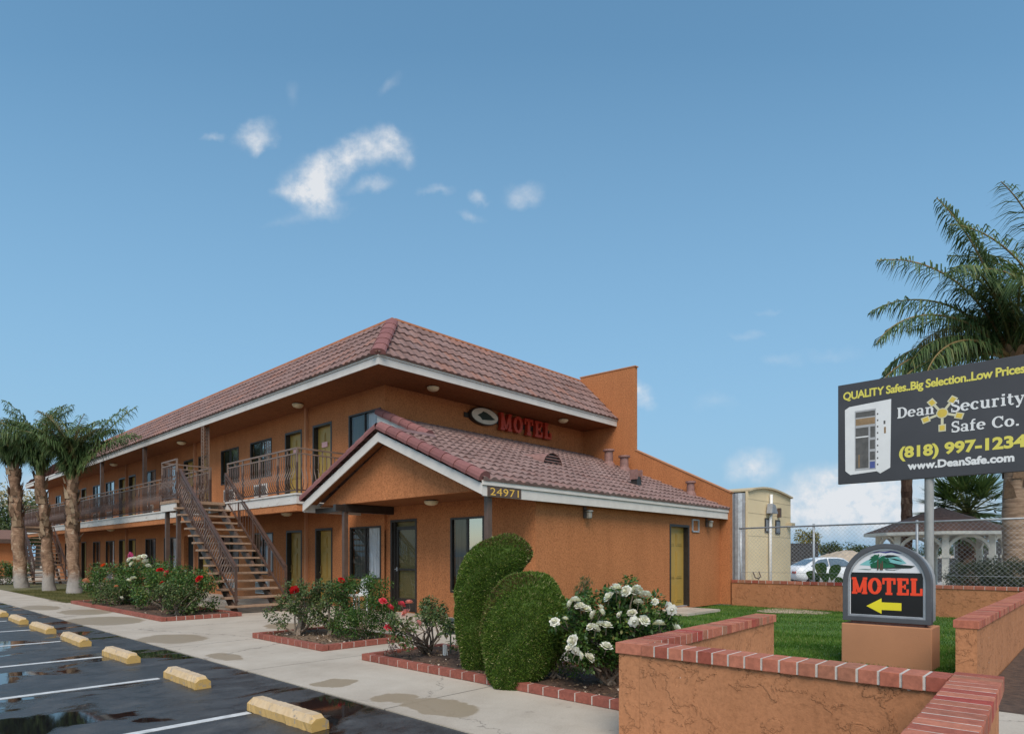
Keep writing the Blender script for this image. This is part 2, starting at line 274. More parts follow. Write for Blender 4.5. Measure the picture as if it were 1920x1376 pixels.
dw = tex(N, L, 'noise', 1.6, 5, 0.7); dv = N('ShaderNodeVectorMath'); dv.operation = 'MULTIPLY_ADD'; L(dw.outputs['Color'], dv.inputs[0]); dv.inputs[1].default_value = (.8, .8, 0); L(g.outputs['Position'], dv.inputs[2])
ck = N('ShaderNodeTexVoronoi'); ck.feature = 'DISTANCE_TO_EDGE'; ck.inputs['Scale'].default_value = 0.24; L(dv.outputs[0], ck.inputs['Vector'])
c = mixc(N, L, ramp(N, L, ck.outputs['Distance'], [(0.0, (.65,) * 3), (0.0035, (0, 0, 0))]), c, (0.11, 0.09, 0.075))
wv = tex(N, L, 'noise', 3.2, 4, 0.6); sub = N('ShaderNodeVectorMath'); sub.operation = 'MULTIPLY_ADD'; L(wv.outputs['Color'], sub.inputs[0]); sub.inputs[1].default_value = (0.34, 0.34, 0); L(g.outputs['Position'], sub.inputs[2])
for (x, y, rx, ry) in ((4.05, 6.65, .26, .26), (4.05, 5.5, .24, .26), (4.12, 4.85, .32, .48), (6.7, 12.6, .55, .95), (7.8, 11.2, .35, 1.4), (4.2, 12.4, .55, .8), (4.3, 17.0, .75, 1.3), (4.6, 20.0, .6, 1.1), (4.1, 22.6, .45, 1.2), (4.0, 9.6, .2, .5), (5.3, 25.5, .4, 1.5)):
    mp = N('ShaderNodeMapping'); mp.vector_type = 'TEXTURE'; mp.inputs['Location'].default_value = (x + .17, y + .17, 0); mp.inputs['Scale'].default_value = (rx, ry, 1000); L(sub.outputs[0], mp.inputs[0])
    ln = N('ShaderNodeVectorMath'); ln.operation = 'LENGTH'; L(mp.outputs[0], ln.inputs[0])
    mr = N('ShaderNodeMapRange'); mr.inputs[1].default_value = 0.9; mr.inputs[2].default_value = 1.0; mr.inputs[3].default_value = 1; mr.inputs[4].default_value = 0; L(ln.outputs['Value'], mr.inputs[0])
    tot = mr.outputs[0] if tot is None else mnode('MAXIMUM', tot, mr.outputs[0])
c = mixc(N, L, mnode('MULTIPLY', tot, 0.85), c, (0.29, 0.225, 0.15))
L(c, P.inputs['Base Color'])
L(mnode('MULTIPLY_ADD', tot, -0.35, 0.78), P.inputs['Roughness'])
b = N('ShaderNodeBump'); b.inputs['Strength'].default_value = 0.25; b.inputs['Distance'].default_value = 0.004; L(f.outputs['Fac'], b.inputs['Height']); L(b.outputs[0], P.inputs['Normal'])
MATS['concrete'] = m
# lawn ground under the blades
def lawn_mat(name, c0, c1, c2):
    m, nt, P, N, L = nodes_of(name)
    a = tex(N, L, 'noise', 0.9, 5, 0.65); f = tex(N, L, 'noise', 45, 3, 0.7)
    c = ramp(N, L, a.outputs['Fac'], [(0.3, c0), (0.55, c1), (0.72, c1), (0.8, c2)])
    c = mixc(N, L, 0.8, c, ramp(N, L, f.outputs['Fac'], [(0.3, (0.55,) * 3), (0.7, (1.35,) * 3)]), 'MULTIPLY')
    L(c, P.inputs['Base Color']); P.inputs['Roughness'].default_value = 0.9; MATS[name] = m
lawn_mat('lawn', (0.045, 0.10, 0.014), (0.075, 0.15, 0.024), (0.24, 0.21, 0.10))
lawn_mat('lawn_dry', (0.07, 0.075, 0.025), (0.13, 0.115, 0.045), (0.22, 0.17, 0.09))
# worn yellow paint of the wheel stops
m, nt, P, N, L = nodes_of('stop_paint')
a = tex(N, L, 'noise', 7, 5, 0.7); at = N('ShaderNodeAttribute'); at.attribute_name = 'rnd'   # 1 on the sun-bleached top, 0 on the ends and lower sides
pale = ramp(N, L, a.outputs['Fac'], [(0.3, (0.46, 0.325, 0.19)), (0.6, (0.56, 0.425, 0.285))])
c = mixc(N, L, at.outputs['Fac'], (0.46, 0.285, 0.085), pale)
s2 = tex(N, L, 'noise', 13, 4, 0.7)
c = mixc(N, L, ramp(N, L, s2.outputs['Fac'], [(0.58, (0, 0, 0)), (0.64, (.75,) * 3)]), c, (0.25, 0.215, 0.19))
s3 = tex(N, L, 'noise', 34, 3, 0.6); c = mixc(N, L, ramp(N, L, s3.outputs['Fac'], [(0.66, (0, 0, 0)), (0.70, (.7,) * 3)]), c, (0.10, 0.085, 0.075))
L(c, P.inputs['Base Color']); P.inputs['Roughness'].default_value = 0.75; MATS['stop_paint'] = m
m, nt, P, N, L = nodes_of('worn_trim')      # white edge board with paint peeling to bare wood
a = tex(N, L, 'noise', 3.0, 6, 0.75, (1, 1, 2.5)); f = tex(N, L, 'noise', 2.0, 4, 0.6)
c = mixc(N, L, ramp(N, L, a.outputs['Fac'], [(0.60, (0, 0, 0)), (0.64, (.85,) * 3)]), ramp(N, L, f.outputs['Fac'], [(0.3, (0.50, 0.46, 0.42)), (0.7, (0.60, 0.56, 0.52))]), (0.26, 0.17, 0.10))
L(c, P.inputs['Base Color']); P.inputs['Roughness'].default_value = 0.7; MATS['worn_trim'] = m
plain('line_paint', (0.55, 0.55, 0.54), 0.55, 0.25, 9)
# ------------------------------------------------------------ mesh helpers
class MB:
    """collects boxes, bars, tubes and sheets; build() links them as ONE mesh object"""
    def __init__(s, T=None): s.v = []; s.f = []; s.r = []; s.T = T
    def add(s, pts, faces, rnd=0.5):
        o = len(s.v)
        s.v += [s.T(*p) if s.T else tuple(p) for p in pts]
        for f in faces: s.f.append(tuple(i + o for i in f)); s.r.append(rnd)
        return s
    def box(s, x0, x1, y0, y1, z0, z1, rnd=0.5):
        return s.add([(x, y, z) for z in (z0, z1) for y in (y0, y1) for x in (x0, x1)],
              [(0, 2, 3, 1), (4, 5, 7, 6), (0, 1, 5, 4), (2, 6, 7, 3), (0, 4, 6, 2), (1, 3, 7, 5)], rnd)
    def bar(s, p, q, w, h, up=(0, 0, 1), rnd=0.5):
        p, q, up = Vector(p), Vector(q), Vector(up); d = (q - p).normalized(); a = d.cross(up)
        if a.length < 1e-4: a = d.cross(Vector((0, 1, 0)))
        a.normalize(); b = a.cross(d); a *= w / 2; b *= h / 2
        return s.add([e + i * a + j * b for e in (p, q) for i, j in ((-1, -1), (1, -1), (1, 1), (-1, 1))],
              [(0, 1, 2, 3), (7, 6, 5, 4), (0, 4, 5, 1), (1, 5, 6, 2), (2, 6, 7, 3), (3, 7, 4, 0)], rnd)
    def tube(s, pts, r, n=6, cap=True, rnd=0.5):
        pts = [Vector(p) for p in pts]; rs = r if isinstance(r, (list, tuple)) else [r] * len(pts); o = len(s.v); V = []
        a = None
        for i, p in enumerate(pts):
            d = (pts[min(i + 1, len(pts) - 1)] - pts[max(i - 1, 0)]).normalized()
            if a is None:
                a = d.cross(Vector((0, 0, 1)));
                if a.length < 0.05: a = d.cross(Vector((0, 1, 0)))
            a = (a - d * a.dot(d)).normalized(); b = d.cross(a)
            V += [p + rs[i] * (math.cos(t) * a + math.sin(t) * b) for t in (2 * PI * k / n for k in range(n))]
        F = [(i * n + k, i * n + (k + 1) % n, (i + 1) * n + (k + 1) % n, (i + 1) * n + k) for i in range(len(pts) - 1) for k in range(n)]
        if cap: F += [tuple(range(n - 1, -1, -1)), tuple((len(pts) - 1) * n + k for k in range(n))]
        return s.add(V, F, rnd)
    def prism(s, poly, fn, d0, d1, rnd=0.5):
        """poly in 2D, fn(a, b, d) -> point; a closed slab between depths d0 and d1"""
        n = len(poly)
        return s.add([fn(a, b, d) for d in (d0, d1) for a, b in poly], [tuple(range(n - 1, -1, -1)), tuple(range(n, 2 * n))] + [(i, (i + 1) % n, n + (i + 1) % n, n + i) for i in range(n)], rnd)
    def lathe(s, c, prof, n=20, rnd=0.5):
        c = Vector(c); V = [c + Vector((r * math.cos(2 * PI * k / n), r * math.sin(2 * PI * k / n), z)) for r, z in prof for k in range(n)]
        F = [(i * n + k, i * n + (k + 1) % n, (i + 1) * n + (k + 1) % n, (i + 1) * n + k) for i in range(len(prof) - 1) for k in range(n)]
        return s.add(V, F, rnd)
    def grid(s, fn, nu, nv, rnd=0.5):
        return s.add([fn(i, j) for j in range(nv + 1) for i in range(nu + 1)],
              [(j * (nu + 1) + i, j * (nu + 1) + i + 1, (j + 1) * (nu + 1) + i + 1, (j + 1) * (nu + 1) + i) for j in range(nv) for i in range(nu)], rnd)
    def mesh(s, name, m, smooth=False, fix=True, cuts=(), bevel=0):
        me = bpy.data.meshes.new(name); me.from_pydata(s.v, [], s.f)
        at = me.attributes.new('rnd', 'FLOAT', 'FACE'); at.data.foreach_set('value', s.r)
        if fix or cuts or bevel:
            bm = bmesh.new(); bm.from_mesh(me)
            for co, no in cuts:
                bmesh.ops.bisect_plane(bm, geom=bm.verts[:] + bm.edges[:] + bm.faces[:], plane_co=co, plane_no=no, clear_outer=True)
            if bevel: bmesh.ops.bevel(bm, geom=bm.edges[:], offset=bevel, segments=2, affect='EDGES', profile=0.6)
            if fix: bmesh.ops.recalc_face_normals(bm, faces=bm.faces[:])
            bm.to_mesh(me); bm.free()
        if smooth: me.shade_smooth()
        me.materials.append(MATS[m]); return me
    def build(s, name, m, parent=None, smooth=False, fix=True, cuts=(), local=False, bevel=0):
        return link(name, s.mesh(name, m, smooth, fix, cuts, bevel), parent, local)
def link(name, me, parent=None, local=False):
    o = bpy.data.objects.new(name, me); COL.objects.link(o)
    if parent is not None:
        o.parent = parent
        if not local and parent.type == 'EMPTY': o.location = -parent.location     # meshes of one-off things are written in world coordinates
    return o
def fastmesh(name, V, F, rnd, m, smooth=False):
    """V (n,3) and F (k,3 or 4) arrays to a mesh"""
    me = bpy.data.meshes.new(name); V = np.asarray(V, np.float32); F = np.asarray(F, np.int32); k = F.shape[1]
    me.vertices.add(len(V)); me.vertices.foreach_set('co', V.ravel())
    me.loops.add(F.size); me.loops.foreach_set('vertex_index', F.ravel())
    me.polygons.add(len(F)); me.polygons.foreach_set('loop_start', np.arange(0, F.size, k, dtype=np.int32))
    at = me.attributes.new('rnd', 'FLOAT', 'FACE'); at.data.foreach_set('value', np.asarray(rnd, np.float32))
    me.update(calc_edges=True)
    if smooth: me.shade_smooth()
    me.materials.append(MATS[m]); return me
def unit(a): return a / np.maximum(np.linalg.norm(a, axis=-1, keepdims=True), 1e-9)
def leaves(P, D, S, ln, wd, fold=0.18):
    """one folded rhombic leaf (two triangles pairs -> 2 quads) per row: base P, direction D, side S"""
    n = len(P); ln = np.broadcast_to(np.asarray(ln, float), (n,))[:, None]; wd = np.broadcast_to(np.asarray(wd, float), (n,))[:, None]
    Nn = unit(np.cross(D, S))
    V = np.stack([P, P + D * ln * .45 + S * wd * .5 + Nn * wd * fold, P + D * ln, P + D * ln * .45 - S * wd * .5 + Nn * wd * fold], 1).reshape(-1, 3)
    i = np.arange(n)[:, None] * 4
    F = np.concatenate([i + [0, 1, 2], i + [0, 2, 3]], 1).reshape(-1, 3)
    return V, F
def rdir(n): return unit(RNG.normal(size=(n, 3)))
def perp(D): return unit(np.cross(D, rdir(len(D))))
def thing(name, label, cat, loc=(0, 0, 0), rotz=0, group=None):
    o = bpy.data.objects.new(name, None); COL.objects.link(o); o.location = loc; o.rotation_euler = (0, 0, rotz); o.empty_display_size = 0.2
    return tag(o, label, cat, group)
def tag(o, label, cat, group=None):
    o['label'] = label; o['category'] = cat
    if group: o['group'] = group
    return o
def struct(o, kind='structure'): o['kind'] = kind; return o
def dup(root, loc, rotz=None, label=None, group=None):
    r = root.copy(); COL.objects.link(r); r.location = loc
    if rotz is not None: r.rotation_euler = (0, 0, rotz)
    if label: r['label'] = label
    if group: r['group'] = group
    for ch in list(root.children):
        c = ch.copy(); COL.objects.link(c); c.parent = r
        for gch in list(ch.children):
            d = gch.copy(); COL.objects.link(d); d.parent = c
    return r
def tiles(O, U, V, nu, nv, tw, cl, amp=0.035, step=0.03, sub=6):
    """clay S-tile roof plane: O corner, U along the eave, V up the slope"""
    O, U, V = Vector(O), Vector(U).normalized(), Vector(V).normalized(); Nn = U.cross(V)
    if Nn.z < 0: Nn = -Nn
    mb = MB(); rows = []; jz = RNG.normal(size=(nv + 1, nu + 1)) * .004
    for j in range(nv): rows += [(j * cl, step, 0.0), ((j + 1) * cl, 0.0, 0.0)]
    cols = [(i / sub) * tw for i in range(nu * sub + 1)]
    prof = [amp * (0.5 + 0.5 * math.sin(2 * PI * (i % sub) / sub)) ** 0.8 for i in range(nu * sub + 1)]
    pts = [O + U * c + V * v + Nn * (prof[i] + h + (jz[k // 2, i // sub] if i % sub else 0)) for k, (v, h, _) in enumerate(rows) for i, c in enumerate(cols)]
    w = len(cols); mb.v = [tuple(p) for p in pts]
    rv = RNG.random((nv + 1, nu + 1))
    for j in range(len(rows) - 1):
        for i in range(w - 1):
            mb.f.append((j * w + i, j * w + i + 1, (j + 1) * w + i + 1, (j + 1) * w + i)); mb.r.append(float(rv[j // 2, i // sub]))
    # skirt: the butt end of the lowest course
    k = len(mb.v); mb.v += [tuple(Vector(mb.v[i]) - Nn * (prof[i] + step)) for i in range(w)]
    for i in range(w - 1): mb.f.append((k + i, k + i + 1, i + 1, i)); mb.r.append(float(rv[0, i // sub]))
    return mb
def wall(T, s0, s1, z0, z1, holes, depth=0.22, name='wall', m='stucco', parent=None):
    """wall sheet with real openings and their reveals; T(s, d, z) -> world"""
    mb = MB(T); S = sorted({s0, s1, *[h[0] for h in holes], *[h[1] for h in holes]}); Z = sorted({z0, z1, *[h[2] for h in holes], *[h[3] for h in holes]})
    for a, b in zip(S, S[1:]):
        for c, d in zip(Z, Z[1:]):
            ms, mz = (a + b) / 2, (c + d) / 2
            if any(h[0] < ms < h[1] and h[2] < mz < h[3] for h in holes): continue
            mb.add([(a, 0, c), (b, 0, c), (b, 0, d), (a, 0, d)], [(0, 1, 2, 3)])
    for a, b, c, d in holes:
        for p, q in (((a, c), (b, c)), ((b, c), (b, d)), ((b, d), (a, d)), ((a, d), (a, c))):
            mb.add([(p[0], 0, p[1]), (q[0], 0, q[1]), (q[0], depth, q[1]), (p[0], depth, p[1])], [(0, 1, 2, 3)])
        mb.add([(a, depth, c), (b, depth, c), (b, depth, d), (a, depth, d)], [(0, 1, 2, 3)])
    return mb.build(name, m, parent, fix=False)
def door(T, a, b, z0, z1, parent, color='door_mustard', hinge=1, notice=False, label=None):
    """six-panel door in its dark frame, recessed in the wall"""
    f = MB(T); w = 0.055
    f.box(a - .012, a + w, -.012, .16, z0, z1 + .012).box(b - w, b + .012, -.012, .16, z0, z1 + .012).box(a + w, b - w, -.012, .16, z1 - w, z1 + .012)
    fr = f.build('door_frame', 'frame_dark', parent)
    d = MB(lambda s_, d_, z_: T(s_, d_ + .05, z_)); d.box(a + w, b - w, .10, .14, z0 + .01, z1 - w); W_ = b - a - 2 * w; H_ = z1 - w - z0
    for (u0, u1) in ((.12, .45), (.55, .88)):
        for (v0, v1) in ((.06, .27), (.36, .70), (.77, .92)):
            d.box(a + w + u0 * W_, a + w + u1 * W_, .084, .10, z0 + v0 * H_, z0 + v1 * H_)
            d.box(a + w + (u0 + .04) * W_, a + w + (u1 - .04) * W_, .074, .084, z0 + (v0 + .02) * H_, z0 + (v1 - .02) * H_)
    do = d.build('door', color, parent)
    if label: do['label'] = label
    k = MB(lambda s_, d_, z_: T(s_, d_ + .05, z_)); s = a + w + .08 * W_ if hinge > 0 else b - w - .08 * W_
    k.box(s - .02, s + .02, .05, .10, z0 + .92, z0 + 1.17).box(s - .035, s + .085 * hinge if hinge > 0 else s + .035, .03, .052, z0 + .955, z0 + .985)
    h = k.build('handle', 'brass', do, local=True); h.location = (0, 0, 0)
    t = MB(T); t.box(a + w, b - w, .03, .16, z0 - .01, z0 + .025); th = t.build('threshold', 'metal_grey', do, local=True)
    if notice:
        n = MB(lambda s_, d_, z_: T(s_, d_ + .05, z_)); n.box(a + w + .40 * W_, a + w + .74 * W_, .070, .074, z0 + 1.62, z0 + 1.78); n.build('door_notice', 'notice_pink', do, local=True)
    return do
plain('notice_pink', (0.72, 0.38, 0.36), 0.6, 0.05, 4)
def window(T, a, b, z0, z1, parent, left='curtain_dark', right='curtain_white', bright=False, sill=False):
    """aluminium sliding window: frame, meeting rail, two panes and the curtains behind"""
    f = MB(T); w = 0.045; m_ = (a + b) / 2
    f.box(a - .01, a + w, -.014, .07, z0, z1).box(b - w, b + .01, -.014, .07, z0, z1).box(a + w, b - w, -.014, .07, z1 - w, z1).box(a + w, b - w, -.014, .07, z0, z0 + w).box(m_ - w / 2, m_ + w / 2, .0, .062, z0 + w, z1 - w)
    fr = f.build('window', 'frame_dark', parent)
    for (p, q, mat_, pm) in ((a + w, m_ - w / 2, right, 'pane_bright' if bright else 'pane'), (m_ + w / 2, b - w, left, 'screen_glass')):
        g = MB(T); g.add([(p, .03, z0 + w), (q, .03, z0 + w), (q, .03, z1 - w), (p, .03, z1 - w)], [(0, 1, 2, 3)]); g.build('pane', pm, fr, local=True)
        n = 36; c = MB(T)
        c.grid(lambda i, j: (p + (q - p) * i / n, .13 + .018 * math.sin(i * 1.9) + .01 * math.sin(i * .7), z0 + .03 + (z1 - z0 - .06) * j), n, 1)
        c.build('curtain', mat_, fr, local=True, fix=False, smooth=True)
    return fr
def air_con(T, a, b, z0, z1, parent):
    m_ = MB(T); m_.box(a, b, -.06, .1, z0, z1); o = m_.build('air_conditioner', 'white_trim', parent, bevel=.008)
    g = MB(T); n = 9
    for i in range(n): g.box(a + .05, b - .05, -.075, -.0605, z0 + .05 + i * (z1 - z0 - .1) / n, z0 + .05 + (i + .45) * (z1 - z0 - .1) / n)
    g.build('grille', 'frame_dark', o, local=True); return o
# ------------------------------------------------------------ lettering
def text_mesh(txt, T, w, h, x0, y0, bold=0.02, depth=0.006, m='white_print', name='lettering', parent=None, shear=0.0, font_gap=1.0):
    """built-in sans lettering scaled so the cap height is h and the line w wide, lower left at (x0, y0) of the sign's own plane T(x, y, d)"""
    cu = bpy.data.curves.new('t', 'FONT'); cu.body = txt; cu.offset = bold; cu.resolution_u = 3; cu.space_character = font_gap
    o = bpy.data.objects.new('t', cu); COL.objects.link(o); dg = bpy.context.evaluated_depsgraph_get(); me = bpy.data.meshes.new_from_object(o.evaluated_get(dg))
    bpy.data.objects.remove(o); bpy.data.curves.remove(cu)
    v = np.array([p.co[:2] for p in me.vertices]); F = [tuple(p.vertices) for p in me.polygons]; bpy.data.meshes.remove(me)
    lo_, hi = v.min(0), v.max(0); cap = 0.729
    pts = [(x0 + (a - lo_[0]) / (hi[0] - lo_[0]) * w, y0 + c_ / cap * h) for a, c_ in v]
    mb = MB(); mb.add([T(a, c_, depth) for a, c_ in pts], F)
    return mb.build(name, m, parent, fix=False)
def ribbon(mb, T, path, ws, depth):
    """flat stroke along a 2D path with its own thickness"""
    n = len(path); Lp = []; Rp = []
    for i, (x, y) in enumerate(path):
        xa, ya = path[max(i - 1, 0)]; xb, yb = path[min(i + 1, n - 1)]; d = math.hypot(xb - xa, yb - ya) or 1; nx, ny = -(yb - ya) / d, (xb - xa) / d; w = ws[i] / 2
        Lp.append((x + nx * w, y + ny * w)); Rp.append((x - nx * w, y - ny * w))
    mb.add([T(a, b, depth) for a, b in Lp + Rp], [(i, i + 1, n + i + 1, n + i) for i in range(n - 1)])
TH, TN = 0.17, 0.085      # thick and thin strokes of the slab letters
def arc(cx, cy, rx, ry, a0, a1, w0=None, w1=None):
    p = []; ws = []
    for i in range(17):
        t = R(a0 + (a1 - a0) * i / 16); p.append((cx + rx * math.cos(t), cy + ry * math.sin(t))); ws.append((w1 or TN) + ((w0 or TH) - (w1 or TN)) * abs(math.cos(t)) ** 1.3)
    return ('p', p, ws)
def ln(x0, y0, x1, y1, w): return ('p', [(x0, y0), (x1, y1)], [w, w])
GL = {
 'D': (.88, [ln(.2, 0, .2, 1, TH), ln(.03, .045, .42, .045, .09), ln(.03, .955, .42, .955, .09), arc(.40, .5, .36, .455, -90, 90)]),
 'S': (.70, [arc(.35, .735, .23, .215, 35, 262, .13, .10), arc(.35, .265, .25, .22, 98, -140, .16, .10), ln(.58, .66, .58, .98, .07), ln(.10, .02, .10, .34, .07), ln(.24, .57, .46, .46, .15)]),
 'C': (.86, [arc(.46, .5, .36, .45, 38, 322), ln(.77, .62, .77, .98, .07)]),
 'e': (.68, [arc(.34, .35, .25, .30, 5, 318), ln(.10, .37, .64, .37, .07)]),
 'a': (.70, [arc(.29, .19, .19, .15, 0, 360, .13, .08), ln(.50, .02, .50, .50, .15), arc(.31, .49, .20, .17, 0, 165, .13, .08), ln(.46, .04, .68, .04, .08), ln(.1, .50, .2, .56, .13)]),
 'n': (.78, [ln(.2, 0, .2, .68, .15), ln(.03, .04, .38, .04, .08), ln(.03, .64, .2, .64, .08), arc(.40, .43, .19, .21, 0, 160), ln(.58, 0, .58, .45, .15), ln(.44, .04, .75, .04, .08)]),
 'c': (.62, [arc(.34, .35, .24, .30, 48, 318), ('p', [(.49, .56), (.54, .50)], [.13, .13])]),
 'u': (.78, [ln(.19, .22, .19, .68, .15), arc(.38, .24, .19, .20, 180, 350), ln(.58, .02, .58, .68, .15), ln(.03, .64, .22, .64, .08), ln(.43, .64, .6, .64, .08), ln(.56, .04, .74, .04, .08)]),
 'r': (.58, [ln(.2, 0, .2, .68, .15), ln(.03, .04, .40, .04, .08), ln(.03, .64, .2, .64, .08), arc(.40, .44, .19, .20, 62, 165, .1, .1), ('p', [(.44, .60), (.52, .57)], [.14, .14])]),
 'i': (.40, [ln(.21, 0, .21, .68, .15), ln(.04, .04, .38, .04, .08), ln(.04, .64, .22, .64, .08), ln(.21, .80, .21, .96, .17)]),
 't': (.48, [ln(.21, .16, .21, .90, .15), arc(.34, .18, .12, .15, 185, 330, .1, .09), ln(.03, .64, .44, .64, .08)]),
 'y': (.72, [ln(.12, .66, .38, .02, .15), ln(.60, .66, .28, -.20, .08), ln(0, .64, .28, .64, .08), ln(.44, .64, .74, .64, .08), ('p', [(.29, -.19), (.12, -.21)], [.12, .14])]),
 'f': (.50, [ln(.2, 0, .2, .78, .15), arc(.34, .77, .14, .19, 50, 180, .11, .1), ln(.03, .64, .44, .64, .08), ln(.03, .04, .40, .04, .08)]),
 'o': (.70, [arc(.35, .34, .25, .30, 0, 360)]),
 '.': (.34, [ln(.17, 0, .17, .16, .16)]), ' ': (.34, []),
 'M': (1.18, [ln(.2, 0, .2, 1, .22), ln(.98, 0, .98, 1, .24), ln(.2, .98, .56, .10, .20), ln(.98, .98, .58, .10, .16), ln(.0, .07, .42, .07, .16), ln(.76, .07, 1.18, .07, .16), ln(.0, .93, .28, .93, .15), ln(.92, .93, 1.18, .93, .15)]),
 'O': (1.0, [arc(.5, .5, .36, .42, 0, 360, .27, .17)]),
 'T': (.98, [ln(.49, 0, .49, 1, .26), ln(.04, .91, .94, .91, .18), ln(.09, .62, .09, .98, .14), ln(.89, .62, .89, .98, .14), ln(.24, .07, .74, .07, .16)]),
 'E': (.90, [ln(.24, 0, .24, 1, .26), ln(.02, .08, .82, .08, .17), ln(.02, .92, .80, .92, .17), ln(.3, .50, .60, .50, .15), ln(.60, .36, .60, .64, .11), ln(.79, .02, .79, .36, .14), ln(.77, .66, .77, .98, .14)]),
 'L': (.86, [ln(.26, 0, .26, 1, .26), ln(.02, .08, .80, .08, .17), ln(.04, .93, .50, .93, .15), ln(.78, .02, .78, .42, .15)])}
def slab_text(txt, T, x0, y0, w, h, m, name, parent, depth=0.006, solid=0.0, gap=0.04, wt=1.0):
    """slab-serif lettering drawn from strokes; solid > 0 gives raised letters, each a part of its own"""
    tot = sum(GL[c][0] for c in txt) + gap * (len(txt) - 1); k = w / tot; x = x0; mb = MB(); objs = []
    for c in txt:
        wd, st = GL[c]; lm = MB() if solid else mb
        for i, (_, p, ws) in enumerate(st):
            sx = k; q = [(x + a * k, y0 + b * h) for a, b in p]; s_ = [v * wt * (k + h) / 2 for v in ws]
            if solid:
                ribbon(lm, T, q, s_, depth + solid + i * .0012)
                n = len(q); f0 = len(lm.v) - 2 * n; top = lm.v[f0:]
                base = [tuple(Vector(v) - (Vector(T(0, 0, 1)) - Vector(T(0, 0, 0))) * solid) for v in top]; o = len(lm.v); lm.v += base
                for j in range(n - 1):
                    for e in (0, n): lm.f.append((f0 + e + j, f0 + e + j + 1, o + e + j + 1, o + e + j)); lm.r.append(.5)
                for j in (0, n - 1): lm.f.append((f0 + j, f0 + n + j, o + n + j, o + j)); lm.r.append(.5)
            else: ribbon(lm, T, q, s_, depth + i * .0006)
        if solid and c != ' ': objs.append(lm.build('letter', m, parent, fix=False))
        x += (wd + gap) * k
    if not solid: objs.append(mb.build(name, m, parent, fix=False))
    return objs
# ------------------------------------------------------------ ground
plain('grey_lot', (0.30, 0.28, 0.26), 0.9, 0.2, 0.5, 0.4, 20)
def sheet(name, x0, x1, y0, y1, z, m):
    mb = MB(); mb.add([(x0, y0, z), (x1, y0, z), (x1, y1, z), (x0, y1, z)], [(0, 1, 2, 3)]); return struct(mb.build(name, m))
sheet('ground', -900, 900, -900, 900, -0.05, 'tan_dirt')
sheet('parking_lot', -60, 3.72, -30, 80, -0.012, 'asphalt')
mb = MB()   # pavement: the walk along the motel, the porch and the walk under the gallery, as one slab with its edge
for q in ((3.70, 8.35, -20, 1.1), (3.70, 8.35, 1.1, 52), (8.35, 10.6, 8.6, 58)): mb.box(q[0], q[1], q[2], q[3], -0.04, 0.0)
struct(mb.build('sidewalk', 'concrete'))
mb = MB(); mb.box(8.75, 10.12, 9.2, 52, 0.0, 0.035); struct(mb.build('porch_floor', 'concrete'))
sheet('lawn', 4.62, 19.0, 1.15, 2.95, -0.035, 'lawn'); sheet('lawn', 8.36, 19.0, 2.95, 8.85, -0.035, 'lawn')
mb = MB(); mb.add([(18.05 + .75 * math.cos(t) * (1 + .25 * math.sin(3 * t)), 6.3 + 1.1 * math.sin(t) * (1 + .2 * math.cos(2 * t)), -.022) for t in (2 * PI * k / 24 for k in range(24))], [tuple(range(24))]); struct(mb.build('bare_patch', 'tan_dirt', fix=False))
sheet('soil_strip', 7.7, 19.6, -6, 1.0, 0.004, 'soil')
sheet('lawn', 5.05, 8.36, 24.2, 44, 0.01, 'lawn_dry')
sheet('lot_behind', 19.6, 120, -60, 60, -0.03, 'grey_lot')
mb = MB(); mb.box(14.75, 16.6, 7.75, 8.86, -0.02, 0.045); struct(mb.build('step_slab', 'concrete'))
# parking bay lines
for i, y in enumerate((6.05, 8.55, 11.0, 13.55, 16.1, 18.7, 21.2)):
    mb = MB(); mb.box(-2.6, 2.74, y - .05, y + .05, -0.011, -0.0085); struct(mb.build('bay_line', 'line_paint'))
# ------------------------------------------------------------ motel
XW, YW = 10.12, 14.2           # front wall plane, end wall plane of the two-storey wing
XO, YO = 10.2, 8.88            # office walls
XE, YE, ZE = 8.89, 12.72, 6.09 # upper eave
XP = 19.0                      # parapet
FX = lambda c: (lambda s, d, z: (c + d, s, z))
FY = lambda c: (lambda s, d, z: (s, c + d, z))
motel = thing('motel_building', 'two-storey orange stucco motel with red tiled roofs, long gallery and gabled office porch', 'motel', (14, 20, 0))
up = [(14.36, 15.92, 4.2, 5.52, 'w'), (16.85, 17.93, 3.2, 5.5, 'd'), (18.62, 19.70, 3.2, 5.5, 'd'), (20.65, 22.25, 4.2, 5.5, 'w'), (23.2, 24.75, 4.2, 5.5, 'w')]
dn = [(14.36, 15.86, .86, 2.32, 'w'), (16.82, 17.78, .035, 2.33, 'd'), (18.62, 19.62, .035, 2.31, 'd'), (20.55, 22.1, .86, 2.3, 'w'), (23.2, 24.75, .86, 2.3, 'w')]
for k in range(3):
    y = 25.9 + 8.95 * k
    for z, L_ in ((3.2, up), (0.035, dn)):
        L_ += [(y, y + 1.05, z, z + 2.3, 'd'), (y + 1.6, y + 2.65, z, z + 2.3, 'd'), (y + 3.45, y + 5.0, z + (.9 if z > 1 else .82), z + 2.28, 'w'), (y + 6.1, y + 7.5, z + (.9 if z > 1 else .82), z + 2.28, 'w')]
T = FX(XW)
wall(T, YW, 53.5, 0, 6.12, [h[:4] for h in up + dn], .2, 'wall', 'stucco', motel)
